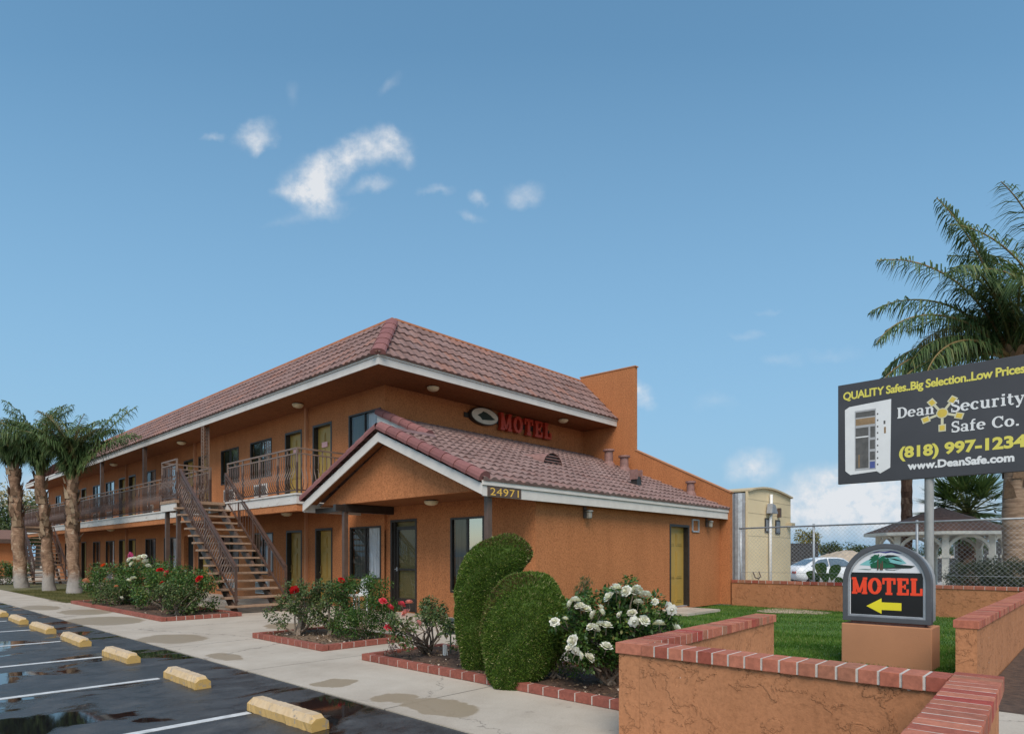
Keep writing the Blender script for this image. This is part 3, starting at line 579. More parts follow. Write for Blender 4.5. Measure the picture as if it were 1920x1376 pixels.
for lvl, L_ in ((1, up), (0, dn)):
    for i, (a, b, z0, z1, k) in enumerate(L_):
        if k == 'd':
            if lvl == 0 and i == 6:          # the open doorway beside the stair
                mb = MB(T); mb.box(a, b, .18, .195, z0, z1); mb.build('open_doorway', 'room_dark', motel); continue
            door(T, a, b, z0, z1, motel, 'door_mustard', -1 if i % 9 in (1, 2) else 1, notice=(lvl == 1 and i in (1, 2)), label='mustard door with a pink notice' if lvl == 1 and i in (1, 2) else None)
        else:
            near = i < 5
            window(T, a, b, z0, z1, motel, 'curtain_dark' if i else 'curtain_grey',
                   'curtain_white' if (lvl == 1 or i % 2 or i == 0) else 'curtain_grey', bright=(lvl == 1 and i >= 3))
            if not (lvl == 1 and i == 0) and not (lvl == 0 and i == 0):
                air_con(T, a + .25, a + 1.2, z0 - .66, z0 - .22, motel)
# end wall over the office roof, back and far walls, flat roof
mb = MB(FY(YW)); mb.box(XW + .002, XP, 0.002, .2, 2.2, 6.12); mb.build('wall', 'stucco', motel)
mb = MB(); mb.box(XW + .21, XP + .18, 53.3, 53.5, 0, 6.1).box(XP - .02, XP + .18, YW + .2, 53.3, 0, 7.9); mb.build('wall', 'stucco', motel)
mb = MB(); mb.box(XE + 1.66, XP + .1, YE + 1.66, 51.9, 7.75, 7.9); mb.build('flat_roof', 'grey_slat', motel)
# parapet with its stepped and sloping top
P5 = [(8.55, 0), (8.55, 3.46), (11.99, 5.17), (11.99, 8.07), (14.33, 8.12), (14.33, 0)]
mb = MB(); mb.prism(P5, lambda a, b, d: (XP + d, a, b), 0.0, .17); mb.build('parapet_wall', 'stucco', motel)
mb = MB()
for p, q in (((8.52, 3.47), (11.96, 5.18)), ((11.95, 8.085), (14.36, 8.135))):
    mb.bar((XP + .085, p[0], p[1]), (XP + .085, q[0], q[1]), .21, .035)
mb.build('parapet_cap', 'stucco_smooth', motel)
# mansard roof: two tiled slopes meeting on a hip
SL = 2.31; s2 = math.sqrt(.5); tw, cl = .25, SL / 6
O = (XE - .06, YE - .06, 6.32)
hipn = Vector((1, -1, 0)).normalized()
a = tiles(O, (0, 1, 0), (1, 0, 1), 165, 6, tw, cl)
a.build('roof', 'roof_tile', motel, smooth=False, fix=False, cuts=[(Vector(O), hipn), (Vector((0, 53.9, 0)), Vector((1, 1, 0)).normalized())])
a = tiles(O, (1, 0, 0), (0, 1, 1), 41, 6, tw, cl)
a.build('roof', 'roof_tile', motel, fix=False, cuts=[(Vector(O), -hipn), (Vector((XP - .01, 0, 0)), Vector((1, 0, 0)))])
a = tiles((XP + .2, 53.9, 6.32), (-1, 0, 0), (0, -1, 1), 41, 6, tw, cl)
a.build('roof', 'roof_tile', motel, fix=False, cuts=[(Vector((8.83, 53.9, 0)), Vector((-1, -1, 0)).normalized())])
def cap_run(p, q, n, r, m='rake_tile', name='hip_tiles', flare=.025, up=(0, 0, 1), flat=1.0):
    """overlapping barrel tiles from p (low) to q (high)"""
    p, q = Vector(p), Vector(q); d = (q - p) / n; mb = MB(); f = d.normalized(); sd = f.cross(Vector(up)).normalized(); u = sd.cross(f)
    for i in range(n):
        A, B = p + d * i, p + d * (i + 1.08); rv = float(RNG.random()); o = len(mb.v); K = 9
        for c, rr in ((A, r + flare), (B, r)):
            for k in range(K):
                t = PI * (-.12 + 1.24 * k / (K - 1)); mb.v.append(tuple(c + sd * rr * math.cos(t) + u * rr * math.sin(t) * flat))
        for k in range(K - 1): mb.f.append((o + k, o + k + 1, o + K + k + 1, o + K + k)); mb.r.append(rv)
        mb.f.append(tuple(range(o, o + K))); mb.r.append(rv)
    return mb.build(name, m, motel, fix=False)
hb = Vector(O) + Vector((.02, .02, .02)); ht = Vector(O) + Vector((1, 1, 1)) * SL * s2
cap_run(hb, ht - Vector((.12, .12, .12)), 6, .17, flat=.55)
mb = MB(); zt = 6.32 + SL * s2
mb.bar((ht.x + .02, ht.y, zt + .04), (ht.x + .02, 52.2, zt + .04), .10, .055).bar((ht.x + .07, ht.y + .02, zt + .04), (XP, ht.y + .02, zt + .04), .10, .055)
mb.build('ridge_trim', 'roof_edge', motel)
# fascia boards and soffit
mb = MB(); x, y = XE, YE
mb.box(x, x + .03, y, 53.8, ZE, 6.27).box(x + .03, XP - .004, y, y + .03, ZE, 6.27).box(x + .03, XP, 53.77, 53.8, ZE, 6.27)
mb.box(x - .025, x + .03, y - .025, 53.8, 6.275, 6.35).box(x + .03, XP - .004, y - .025, y + .03, 6.275, 6.35)
mb.build('fascia', 'white_trim', motel)
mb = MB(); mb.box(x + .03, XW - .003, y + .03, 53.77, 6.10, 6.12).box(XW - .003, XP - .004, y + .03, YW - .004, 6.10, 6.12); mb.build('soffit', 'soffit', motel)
# gallery (upper walkway) with its edge boards
XB = 8.5
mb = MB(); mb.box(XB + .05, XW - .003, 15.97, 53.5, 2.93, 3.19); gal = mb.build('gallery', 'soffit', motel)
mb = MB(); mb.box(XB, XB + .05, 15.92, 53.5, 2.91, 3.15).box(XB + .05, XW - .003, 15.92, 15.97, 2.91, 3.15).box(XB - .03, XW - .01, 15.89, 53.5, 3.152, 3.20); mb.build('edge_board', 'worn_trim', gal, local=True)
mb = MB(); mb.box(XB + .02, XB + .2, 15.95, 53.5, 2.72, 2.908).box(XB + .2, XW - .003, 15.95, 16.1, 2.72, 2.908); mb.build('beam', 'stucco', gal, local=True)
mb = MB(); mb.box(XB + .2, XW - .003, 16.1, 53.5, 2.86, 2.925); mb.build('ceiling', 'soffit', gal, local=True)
def railing(p, q, zb, out, parent, belly=.11, post_step=1.25, name='railing', ends=(1, 1), m='rail_brown', loc=True, h=1.22):
    """iron railing: double top rail, bottom rail, posts, bellied balusters"""
    p, q = Vector(p), Vector(q); Ld = (q - p).length; d = (q - p) / Ld; out = Vector(out); mb = MB(); tr = MB()
    A = lambda s, z, o=0: p + d * s + out * o + Vector((0, 0, zb + z))
    tr.bar(A(0, h), A(Ld, h), .05, .04); tr.bar(A(0, h - .14), A(Ld, h - .14), .035, .035)
    mb.bar(A(0, .09), A(Ld, .09), .035, .035)
    n = max(1, round(Ld / post_step))
    for i in range(n + 1):
        if (i == 0 and not ends[0]) or (i == n and not ends[1]): continue
        s = Ld * i / n; s = min(max(s, .025), Ld - .025); tr.bar(A(s, h - .02), A(s, h - .38), .045, .045); mb.bar(A(s, h - .38), A(s, -.02), .045, .045)
    for i in range(n): s = Ld * (i + .5) / n; tr.bar(A(s, h - .02), A(s, h - .13), .03, .03)
    nb = int(Ld / .125)
    prof = [(0.09, 0), (.17, .55), (.28, .95), (.38, .9), (.50, .5), (.60, .12), (.70, -.05), (.80, .12), (h - .14, 0)]
    for i in range(1, nb):
        s = Ld * i / nb; mb.tube([A(s, z, o * belly) for z, o in prof], .013, 4, False)
    r_ = mb.build(name, m, parent, fix=False, local=loc); tr.build('top_rail', 'rail_light', r_ if not loc else parent, fix=False, local=True)
    return r_
railing((XB + .06, 15.98, 0), (XB + .06, 20.45, 0), 3.2, (-1, 0, 0), gal)
railing((XB + .06, 15.98, 0), (XW - .06, 15.98, 0), 3.2, (0, -1, 0), gal, ends=(0, 1))
railing((XB + .06, 21.75, 0), (XB + .06, 44.9, 0), 3.2, (-1, 0, 0), gal)
railing((XB + .06, 46.2, 0), (XB + .06, 53.3, 0), 3.2, (-1, 0, 0), gal)
for i, yy in enumerate((23.37, 29.8, 36.1, 42.4, 48.7)):
    mb = MB(); xx = 9.0
    if i == 0:
        for dx in (-.09, .09):
            for dy in (-.09, .09): mb.bar((xx + dx, yy + dy, 3.2), (xx + dx, yy + dy, 6.1), .03, .03)
        for k in range(24):
            z = 3.2 + k * .12
            for s in (-1, 1):
                mb.bar((xx + .09 * s, yy - .09, z), (xx + .09 * s, yy + .09, z + .12), .012, .012).bar((xx + .09 * s, yy + .09, z), (xx + .09 * s, yy - .09, z + .12), .012, .012)
                mb.bar((xx - .09, yy + .09 * s, z), (xx + .09, yy + .09 * s, z + .12), .012, .012).bar((xx + .09, yy + .09 * s, z), (xx - .09, yy + .09 * s, z + .12), .012, .012)
        mb.build('post', 'rail_light', motel)['label'] = 'open lattice iron post'
    else:
        mb.box(xx - .07, xx + .07, yy - .07, yy + .07, 3.2, 6.1); mb.build('post', 'brown_paint', motel)
# downspouts between door pairs
for z0, z1 in ((3.2, 6.1), (.035, 2.86)):
    for yy in (18.27, 27.22, 36.15):
        mb = MB(); mb.box(XW - .09, XW - .004, yy - .05, yy + .05, z0, z1); mb.build('downspout', 'stucco_smooth', motel)
# ---- office
T = FX(XO)
ow = [(10.45, 11.6, .62, 2.42), (12.92, 14.02, .035, 2.45)]
wall(T, YO, YW + .06, 0, 2.9, ow, .2, 'wall', 'stucco', motel)
window(T, 10.45, 11.6, .62, 2.42, motel, 'curtain_grey', 'curtain_dark', bright=True)
a_, b_ = 12.92, 14.02      # glazed black screen door over an olive door
mb = MB(T); mb.box(a_ - .012, a_ + .05, -.012, .15, .035, 2.46).box(b_ - .05, b_ + .012, -.012, .15, .035, 2.46).box(a_ + .05, b_ - .05, -.012, .15, 2.40, 2.46); mb.build('door_frame', 'frame_dark', motel)
mb = MB(T); mb.box(a_ + .05, b_ - .05, .15, .185, .04, 2.4); dd = mb.build('door', 'door_olive', motel)
mb = MB(T); z0, z1 = .045, 2.28
mb.box(a_ + .05, a_ + .13, .09, .12, z0, z1).box(b_ - .20, b_ - .12, .09, .12, z0, z1).box(a_ + .13, b_ - .20, .09, .12, z1 - .09, z1).box(a_ + .13, b_ - .20, .09, .12, z0, z0 + .34).box(a_ + .13, b_ - .20, .09, .12, 1.12, 1.17).box(b_ - .12, b_ - .05, .05, .12, z0, 2.4)
sd = mb.build('screen_door', 'frame_dark', motel)
mb = MB(T); mb.add([(a_ + .13, .105, z0 + .34), (b_ - .2, .105, z0 + .34), (b_ - .2, .105, z1 - .09), (a_ + .13, .105, z1 - .09)], [(0, 1, 2, 3)]); mb.build('pane', 'pane', sd, local=True)
mb = MB(T); mb.box(b_ - .19, b_ - .16, .05, .09, 1.1, 1.2).box(b_ - .19, b_ - .10, .045, .06, 1.14, 1.16); mb.build('handle', 'metal_grey', sd, local=True)
T = FY(YO)
od = (15.87, 16.98, .05, 2.38)
wall(T, XO, XP, 0, 2.9, [od], .2, 'wall', 'stucco', motel)
door(T, *od, motel, 'door_mustard', 1)
mb = MB(T); mb.box(17.14, 17.56, -.035, .0, 2.2, 2.24).box(17.14, 17.56, -.035, 0, 2.54, 2.58).box(17.14, 17.18, -.035, 0, 2.24, 2.54).box(17.52, 17.56, -.035, 0, 2.24, 2.54)
for i in range(4): mb.bar((17.145, YO - .03, 2.28 + i * .075), (17.555, YO - .03, 2.28 + i * .075), .03, .03)
mb.box(17.14, 17.56, -.03, -.001, 2.2, 2.24); mb.build('louvre_vent', 'galv', motel)
# office roof: one tiled slope against the wing, running out over the gabled porch
plain('ridge_metal', (0.17, 0.10, 0.095), 0.6, 0.2, 6)
XG, YEV, ZEV, SLP = 8.36, 8.62, 2.93, .415
YR = 11.98; XS = 9.88; YL = 2 * YR - YEV
n_ = math.hypot(1, SLP); tw2, cl2 = .235, .43
cut = lambda co, no: (Vector(co), Vector(no).normalized())
O = (XG - .02, YEV - .05, ZEV); V_ = (0, 1, SLP)
a = tiles(O, (1, 0, 0), V_, 46, 9, tw2, cl2, .045, .038); a.build('office_roof', 'office_tile', motel, fix=False, cuts=[cut((XP - .004, 0, 0), (1, 0, 0)), cut((0, YR, 0), (0, 1, 0))])
OS = Vector((XG - .02, YEV - .05, ZEV)) + Vector((0, 1, SLP)) / n_ * cl2 * 8
a = tiles(OS, (1, 0, 0), V_, 46, 6, tw2, cl2, .045, .038); a.build('office_roof', 'office_tile', motel, fix=False, cuts=[cut((XP - .004, 0, 0), (1, 0, 0)), cut((0, YW - .004, 0), (0, 1, 0)), cut((XS, 0, 0), (-1, 0, 0)), cut((0, YR, 0), (0, -1, 0))])
a = tiles((XO + .4, YL + .05, ZEV), (-1, 0, 0), (0, -1, SLP), 10, 9, tw2, cl2, .045, .038); a.build('porch_roof', 'office_tile', motel, fix=False, cuts=[cut((XG - .02, 0, 0), (-1, 0, 0)), cut((0, YR, 0), (0, -1, 0)), cut((XO - .1, 0, 0), (1, 0, 0))])
ZR = ZEV + SLP * (YR - YEV + .05)
cap_run((XG + .05, YEV - .02, ZEV + .04), (XG + .05, YR - .05, ZR + .04), 9, .125, name='rake_tiles', flare=.02)
cap_run((XG + .05, YL + .02, ZEV + .04), (XG + .05, YR + .05, ZR + .04), 9, .125, name='rake_tiles', flare=.02)
zs = lambda y: ZEV + SLP * (y - YEV + .05)
cap_run((XS + .05, YR + .1, zs(YR + .1) + .04), (XS + .05, YW - .02, zs(YW) + .04), 6, .125, name='rake_tiles', flare=.02)
mb = MB(); mb.prism([(YR - .13, ZR + .02), (YR, ZR + .12), (YR + .13, ZR + .02)], lambda a, b, d: (d, a, b), XG - .02, XS + .1); mb.build('ridge_flashing', 'ridge_metal', motel)
# porch gable: rake boards, pediment, soffit, eave fascia
mb = MB()
def rake(x, ya, za, yb, zb, t=.03, hh=.19):
    mb.add([(xx, y, z) for xx in (x, x + t) for y, z in ((ya, za), (yb, zb), (yb, zb - hh), (ya, za - hh))], [(0, 1, 2, 3), (7, 6, 5, 4), (0, 4, 5, 1), (1, 5, 6, 2), (2, 6, 7, 3), (3, 7, 4, 0)])
rake(XG, YEV, ZEV - .06, YR, ZR - .06, .03, .21); rake(XG, YR, ZR - .06, YL, ZEV - .06, .03, .21)
rake(XS, YR - .25, zs(YR - .25) - .03, YW - .004, zs(YW) - .03, .03, .20)
mb.box(XG + .03, XP - .004, YEV, YEV + .03, ZEV - .29, ZEV - .09).box(XG - .004, XP - .004, YEV - .03, YEV, ZEV - .085, ZEV + .005)
mb.box(XG + .03, XW, YL - .03, YL, ZEV - .29, ZEV - .03)
mb.build('fascia', 'white_trim', motel)
XPED = 8.75
mb = MB(); zb = 2.80
pt = lambda y: min(zs(y), ZR - SLP * (y - YR)) - .12
mb.prism([(YEV + .25, zb), (YEV + .25, pt(YEV + .25) if pt(YEV + .25) > zb + .01 else zb + .012), (YR, pt(YR)), (YL - .25, zb + .012), (YL - .25, zb)], lambda a, b, d: (XPED + d, a, b), 0, .1); mb.build('pediment', 'stucco', motel)
mb = MB()
for ya, yb in ((YEV, YR), (YL, YR)):
    for (xa, xb, up_) in ((XG + .03, XPED, .1),):
        za, zb_ = ZEV - up_, ZR - up_
        mb.add([(xa, ya, za), (xb, ya, za), (xb, yb, zb_), (xa, yb, zb_)], [(0, 1, 2, 3)])
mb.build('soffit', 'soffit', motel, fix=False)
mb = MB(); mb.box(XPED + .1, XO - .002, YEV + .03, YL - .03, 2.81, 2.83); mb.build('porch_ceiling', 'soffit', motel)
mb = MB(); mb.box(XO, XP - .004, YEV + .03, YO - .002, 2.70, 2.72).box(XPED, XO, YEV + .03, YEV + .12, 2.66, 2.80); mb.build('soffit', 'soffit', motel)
mb = MB(); mb.prism([(YR - .1, zs(YR - .1) - .2), (YW - .004, zs(YW) - .2), (YW - .004, ZR - SLP * (YW - YR) - .05), (YR - .1, ZR - .2)], lambda a, b, d: (XS + .10 + d, a, b), 0, .05); mb.build('gable_wall', 'stucco', motel)
mb = MB(); mb.box(8.72, XO - .002, 13.88, 14.04, 2.60, 2.80); mb.box(XG + .1, 8.72, 13.9, 14.02, 2.62, 2.78); mb.box(8.70, 8.80, 14.04, YL - .05, 2.62, 2.74); mb.build('beam', 'frame_dark', motel)
for (xx, yy, zz) in ((8.76, 13.96, 2.60), (8.66, 8.76, 2.66)):
    mb = MB(); mb.box(xx - .055, xx + .055, yy - .055, yy + .055, 0.0, zz); mb.build('post', 'brown_paint', motel)
# roof vents and pipes
def on_roof(x, y): return zs(y)
mb = MB(); vx, vy = 13.3, 11.1; vz = zs(vy)
K = 10
arcp = [(.40 * math.cos(PI * k / K), .34 * math.sin(PI * k / K)) for k in range(K + 1)]
mb.add([(vx + a, vy - .15, zs(vy - .15) + .02 + b) for a, b in arcp] + [(vx + a, vy + .75, zs(vy + .75) + .01 + b * .04) for a, b in arcp], [(i, i + 1, K + 1 + i + 1, K + 1 + i) for i in range(K)])
dv = mb.build('roof_vent', 'copper_pipe', motel, fix=False)
mb = MB(); zz = zs(vy - .15)
mb.add([(vx + a * .93, vy - .10, zz + .02 + b * .93) for a, b in arcp], [tuple(range(K + 1))]); mb.build('opening', 'frame_dark', dv, fix=False, local=True)
mb = MB()
for i in range(4):
    z = zz + .05 + i * .075; hw = .38 * math.sqrt(max(.02, 1 - ((i * .075 + .05) / .34) ** 2)); mb.bar((vx - hw, vy - .13, z), (vx + hw, vy - .13, z), .05, .02)
mb.build('louvre', 'copper_pipe', dv, local=True)
for x, y, h_, r_ in ((18.35, 12.62, .62, .16), (18.55, 12.12, .58, .16), (18.75, 9.75, .52, .13)):
    mb = MB(); z = zs(y) - .05; mb.lathe((x, y, z), [(r_ * 1.5, 0), (r_ * 1.3, .12), (r_ * .95, .2), (r_ * .9, h_ - .06), (r_ * 1.25, h_ - .06), (r_ * 1.25, h_), (0, h_)], 14); mb.build('vent_pipe', 'copper_pipe', motel, smooth=False)
mb = MB(); x, y = 15.85, 9.95; z = zs(y)
mb.box(x - .12, x + .12, y - .1, y + .1, z - .02, z + .28); bx_ = mb.build('roof_unit', 'frame_dark', motel)
mb = MB(); mb.box(x - .15, x - .10, y - .12, y + .12, z + .2, z + .48).box(x + .10, x + .15, y - .12, y + .12, z + .2, z + .48).box(x - .10, x + .10, y - .02, y + .1, z + .30, z + .46); mb.build('bracket', 'copper_pipe', bx_, local=True)
# ------------------------------------------------------------ lights and signs on the motel
def ceiling_light(loc, label, grp='round ceiling lights under the eaves and gallery'):
    t = thing('ceiling_light', label, 'ceiling light', loc, 0, grp)
    mb = MB(); mb.lathe((0, 0, -.03), [(.13, .03), (.13, 0), (0, 0)], 20); mb.build('base', 'brown_paint', t, local=True)
    mb = MB(); mb.lathe((0, 0, -.03), [(.17, 0), (.165, -.035), (.13, -.075), (.07, -.098), (0, -.105)], 22); mb.build('glass_bowl', 'lamp_glass', t, local=True, smooth=True)
    return t
l0 = ceiling_light((11.12, 13.37, 6.10), 'round ceiling light under the roof overhang, nearest the front corner above the end wall')
for loc, lab in (((16.76, 13.36, 6.10), 'round ceiling light under the roof overhang beside the tall parapet, right of the red letters'),
                 ((9.57, 17.85, 6.10), 'round ceiling light above the upper gallery in front of the two doors with pink notices'),
                 ((9.54, 27.18, 6.10), 'round ceiling light above the upper gallery just left of the lattice post'),
                 ((9.5, 36.1, 6.10), 'round ceiling light under the upper eave furthest along the gallery'),
                 ((9.6, 18.6, 2.86), 'round ceiling light under the gallery above the mustard doors right of the stair'),
                 ((9.4, 27.2, 2.86), 'round ceiling light under the gallery behind the stair landing posts'),
                 ((9.4, 36.2, 2.86), 'round ceiling light under the gallery between the stair and the palms'),
                 ((9.55, 11.55, 2.81), 'round ceiling light on the porch ceiling outside the office door')):
    dup(l0, loc, 0, lab)
def wall_lamp(x, label):
    t = thing('wall_lamp', label, 'wall lamp', (x, YO, 2.5), 0, 'wall lamps on the office side wall'); q = MB()
    q.box(-.05, .05, -.03, 0, -.12, .14); q.bar((0, -.02, .06), (0, -.12, .06), .03, .03); q.build('bracket', 'brown_paint', t, local=True)
    q = MB(); q.lathe((0, -.14, -.14), [(.0, .22), (.09, .19), (.095, .16), (.07, .15), (.065, .02), (.05, 0), (0, -.01)], 12); q.build('lantern', 'lamp_lens', t, local=True)
    return t
plain('lamp_lens', (0.22, 0.20, 0.17), 0.25, 0.3, 12)
w0 = wall_lamp(11.92, 'small brown wall lamp under the eave left of the mustard side door'); dup(w0, (18.05, YO, 2.5), 0, 'small brown wall lamp right of the louvre vent by the side door')
# street number
t = thing('number_plaque', 'dark plaque with gold street number 24971 on the white fascia corner', 'number sign', (8.5, YEV, 2.75))
mb = MB(); mb.box(8.50, 9.44, YEV - .02, YEV - .003, 2.645, 2.835); mb.build('plate', 'brown_paint', t)
TP = lambda x, y, d: (8.50 + x, YEV - .02 - d, 2.645 + y)
text_mesh('24971', TP, .80, .15, .06, .02, .0, .004, 'gold', 'lettering', t, font_gap=1.05)
# MOTEL letters with the oval emblem
ms = thing('motel_letters', 'red raised MOTEL letters with white oval emblem on the upper end wall', 'sign', (15.2, YW, 5.75))
TM = lambda x, y, d: (x, YW - d, y)
slab_text('MOTEL', TM, 14.42, 5.50, 2.52, .55, 'letter_red', 'lettering', ms, depth=.05, solid=.13, gap=.20)
mb = MB(); mb.box(13.0, 16.98, YW - .05, YW - .003, 5.70, 5.84); mb.build('mounting_rail', 'frame_dark', ms)
mb = MB(); N_ = 36; el = [(13.75 + .60 * math.cos(2 * PI * k / N_), 5.81 + .265 * math.sin(2 * PI * k / N_)) for k in range(N_)]
mb.prism(el, TM, .0, .16); ov = mb.build('oval_cabinet', 'frame_dark', ms)
mb = MB(); mb.prism([(13.75 + (a - 13.75) * .93, 5.81 + (b - 5.81) * .9) for a, b in el], TM, .16, .168); mb.build('oval_face', 'oval_white', ov, local=True)
mb = MB()
mb.add([TM(*p, .171) for p in ((13.42, 5.80), (13.60, 5.90), (13.66, 5.95), (13.80, 5.93), (13.98, 5.87), (14.10, 5.80), (14.2, 5.77), (14.05, 5.73), (13.80, 5.70), (13.62, 5.68), (13.55, 5.75))], [tuple(range(11))])
mb.build('oval_emblem', 'emblem_dark', ov, fix=False, local=True)
# ------------------------------------------------------------ stairs
def staircase(label):
    t = thing('staircase', label, 'staircase', (7.8, 16.45, 0), 0, 'open outdoor stairs up to the gallery')
    n, run, rise = 14, .283, .2105; z1 = 3.17
    for i in range(n):
        q = MB(); y = 16.42 + run * i; z = rise * (i + 1); q.box(6.93, 8.63, y, y + .29, z - .055, z); q.build('tread', 'tread', t, bevel=.008)
    for x in (7.12, 8.26):
        q = MB(); q.prism([(16.42, 0.0), (16.72, 0.0), (20.45, 2.86), (20.45, 3.08), (20.30, 3.08)], lambda a, b, d: (x + d, a, b), 0, .07); q.build('stringer', 'brown_paint', t)
    q = MB(); q.box(6.98, 8.46, 20.42, 21.7, 3.10, 3.19); ld_ = q.build('landing', 'tread', t)
    q = MB(); q.box(7.0, 7.04, 20.44, 21.68, 2.87, 3.098).box(7.04, 8.44, 21.64, 21.68, 2.87, 3.098); q.build('edge_board', 'white_trim', ld_, local=True)
    for y in (20.55, 21.5):
        q = MB(); q.box(7.08, 7.19, y - .055, y + .055, 0, 2.86 if y < 21 else 3.09); q.build('post', 'brown_paint', t)
    P = lambda x, s, dz: Vector((x, 16.5 + s * 3.95, .28 + s * 2.92 + dz))
    for x, full in ((7.13, True), (8.50, False)):
        q = MB(); q.bar(P(x, 0, .92), P(x, 1, .92), .07, .05).bar(P(x, 0, .79), P(x, 1, .79), .04, .04).bar(P(x, -.02, .10), P(x, 1, .10), .045, .045)
        for k in range(5):
            s = min(k / 4 + .004, .996); q.bar(P(x, s, .92), P(x, s, -.10), .055, .055)
        if full:
            for k in range(1, 40):
                s = k / 40; q.tube([P(x - o * .10, s, z) for z, o in ((.1, 0), (.2, .8), (.32, 1), (.46, .5), (.58, 0), (.68, .1), (.8, 0))], .014, 4, False)
        else:
            for k in range(1, 22):
                s = k / 22; q.tube([P(x, s, .1), P(x, s, .8)], .007, 4, False)
        q.build('handrail', 'rail_brown', t, fix=False)
    r_ = railing((7.05, 20.42, 0), (7.05, 21.7, 0), 3.19, (-1, 0, 0), t, loc=False)
    r_ = railing((7.05, 21.66, 0), (8.5, 21.66, 0), 3.19, (0, 1, 0), t, loc=False, ends=(0, 1))
    return t
st = staircase('brown open-tread staircase with bellied iron railing between the rose bed and the office')
dup(st, (7.8, 16.45 + 24.4, 0), 0, 'far brown open-tread staircase seen between the palm trunks')
# ------------------------------------------------------------ brick-capped low walls
def brick_row(mb, mo, p, q, w, h, z, n, along, gapw=.015, jitter=.0012):
    """n bricks laid side by side from p to q (centre line), width w across, on a mortar core"""
    p, q = Vector(p), Vector(q); d = (q - p).normalized(); Ld = (q - p).length; s = Vector((-d.y, d.x, 0)); st_ = Ld / n
    for i in range(n):
        a = p + d * (st_ * i + gapw / 2); b = p + d * (st_ * (i + 1) - gapw / 2); j = RNG.normal() * jitter; r = float(RNG.random()); ww = w / 2 + RNG.normal() * .001
        pts = [e + s * k * ww + s * j + Vector((0, 0, zz + RNG.normal() * .0008)) for zz in (z, z + h) for e in (a, b) for k in (-1, 1)]
        mb.add(pts, [(0, 1, 3, 2), (4, 6, 7, 5), (0, 4, 5, 1), (2, 3, 7, 6), (0, 2, 6, 4), (1, 5, 7, 3)], r)
    mo.bar(p + d * .014 + Vector((0, 0, z + h / 2)), q - d * .014 + Vector((0, 0, z + h / 2)), w - .012, h - .005)
ZC = .725; CH = .085
def low_wall(label, segs, group='low brick-capped garden walls', zt=ZC, th=.19, capw=.235, pitch=.118, base=-.05):
    c = segs[0][0]; t = thing('garden_wall', label, 'low wall', (c[0], c[1], 0), 0, group)
    mb, cp, mo = MB(), MB(), MB()
    for p, q, e0, e1 in segs:
        P_, Q_ = Vector((*p, 0)), Vector((*q, 0)); d = (Q_ - P_).normalized()
        A, B = P_ + d * e0[0], Q_ - d * e1[0]; zz = (zt + base) / 2
        mb.bar(A + Vector((0, 0, zz)), B + Vector((0, 0, zz)), th, zt - base)
        A, B = P_ + d * e0[1], Q_ - d * e1[1]
        brick_row(cp, mo, A, B, capw, CH, zt, max(1, round((B - A).length / pitch)), 0)
    mb.build('wall', 'stucco_lace', t); cp.build('brick_cap', 'brick', t, bevel=.004); mo.build('mortar', 'mortar', t)
    return t
# corner pieces: (inset of the wall, inset of the cap) at each end
low_wall('Z-shaped orange stucco wall with red brick cap in the right foreground',
         [((4.40, 2.77), (7.60, 2.98), (-.095, -.12), (0, -.02)), ((4.40, 2.671), (4.40, .57), (-.0, .022), (.095, .085)), ((4.49, .545), (1.9, .43), (-.005, -.10), (0, 0))])
low_wall('straight brick-capped wall running back past the arched motel sign', [((8.30, 1.11), (18.9, 1.11), (0, -.02), (0, 0))], pitch=.12)
low_wall('brick-topped wall across the back of the lawn under the chain-link fence', [((19.1, 8.5), (19.1, -5), (0, 0), (0, 0))], zt=.68, pitch=.21)
# ------------------------------------------------------------ flower beds
def bed(label, x0, x1, y0, y1, soil, open_sides=''):
    t = thing('brick_edging', label, 'bed edging', (x0, y0, 0), 0, 'brick edgings round the rose beds'); cp, mo = MB(), MB(); w = .11
    if 'f' not in open_sides: brick_row(cp, mo, (x0 + w / 2, y0, 0), (x0 + w / 2, y1, 0), w, .09, .004, max(1, round((y1 - y0) / .215)), 0)
    if 'b' not in open_sides: brick_row(cp, mo, (x1 - w / 2, y0, 0), (x1 - w / 2, y1, 0), w, .09, .004, max(1, round((y1 - y0) / .215)), 0)
    if 'n' not in open_sides: brick_row(cp, mo, (x0 + w + .012, y0 + w / 2, 0), (x1 - w - .012, y0 + w / 2, 0), w, .09, .004, max(1, round((x1 - x0 - .22) / .215)), 0)
    if 'l' not in open_sides: brick_row(cp, mo, (x0 + w + .012, y1 - w / 2, 0), (x1 - w - .012, y1 - w / 2, 0), w, .09, .004, max(1, round((x1 - x0 - .22) / .215)), 0)
    cp.build('bricks', 'edging_brick', t, bevel=.004); mo.build('mortar', 'mortar', t)
    nx, ny = max(2, int((x1 - x0 - .2) / .06)), max(2, int((y1 - y0 - .2) / .06)); g = MB()
    H = RNG.normal(size=(ny + 1, nx + 1)) * .009
    g.grid(lambda i, j: (x0 + w + (x1 - x0 - 2 * w) * i / nx, y0 + w + (y1 - y0 - 2 * w) * j / ny, .055 + H[j, i] + .02 * math.sin(i * .23 + j * .31)), nx, ny)
    struct(g.build('soil', soil, fix=False, smooth=True))
bed('brick edging round the front bed with the clipped topiary and white roses', 5.20, 6.72, 3.14, 7.86, 'soil')
bed('brick edging round the middle bed below the office window', 5.24, 6.85, 9.0, 11.45, 'mulch')
bed('brick edging round the long rose bed left of the stair', 5.1, 6.95, 15.75, 23.9, 'soil')
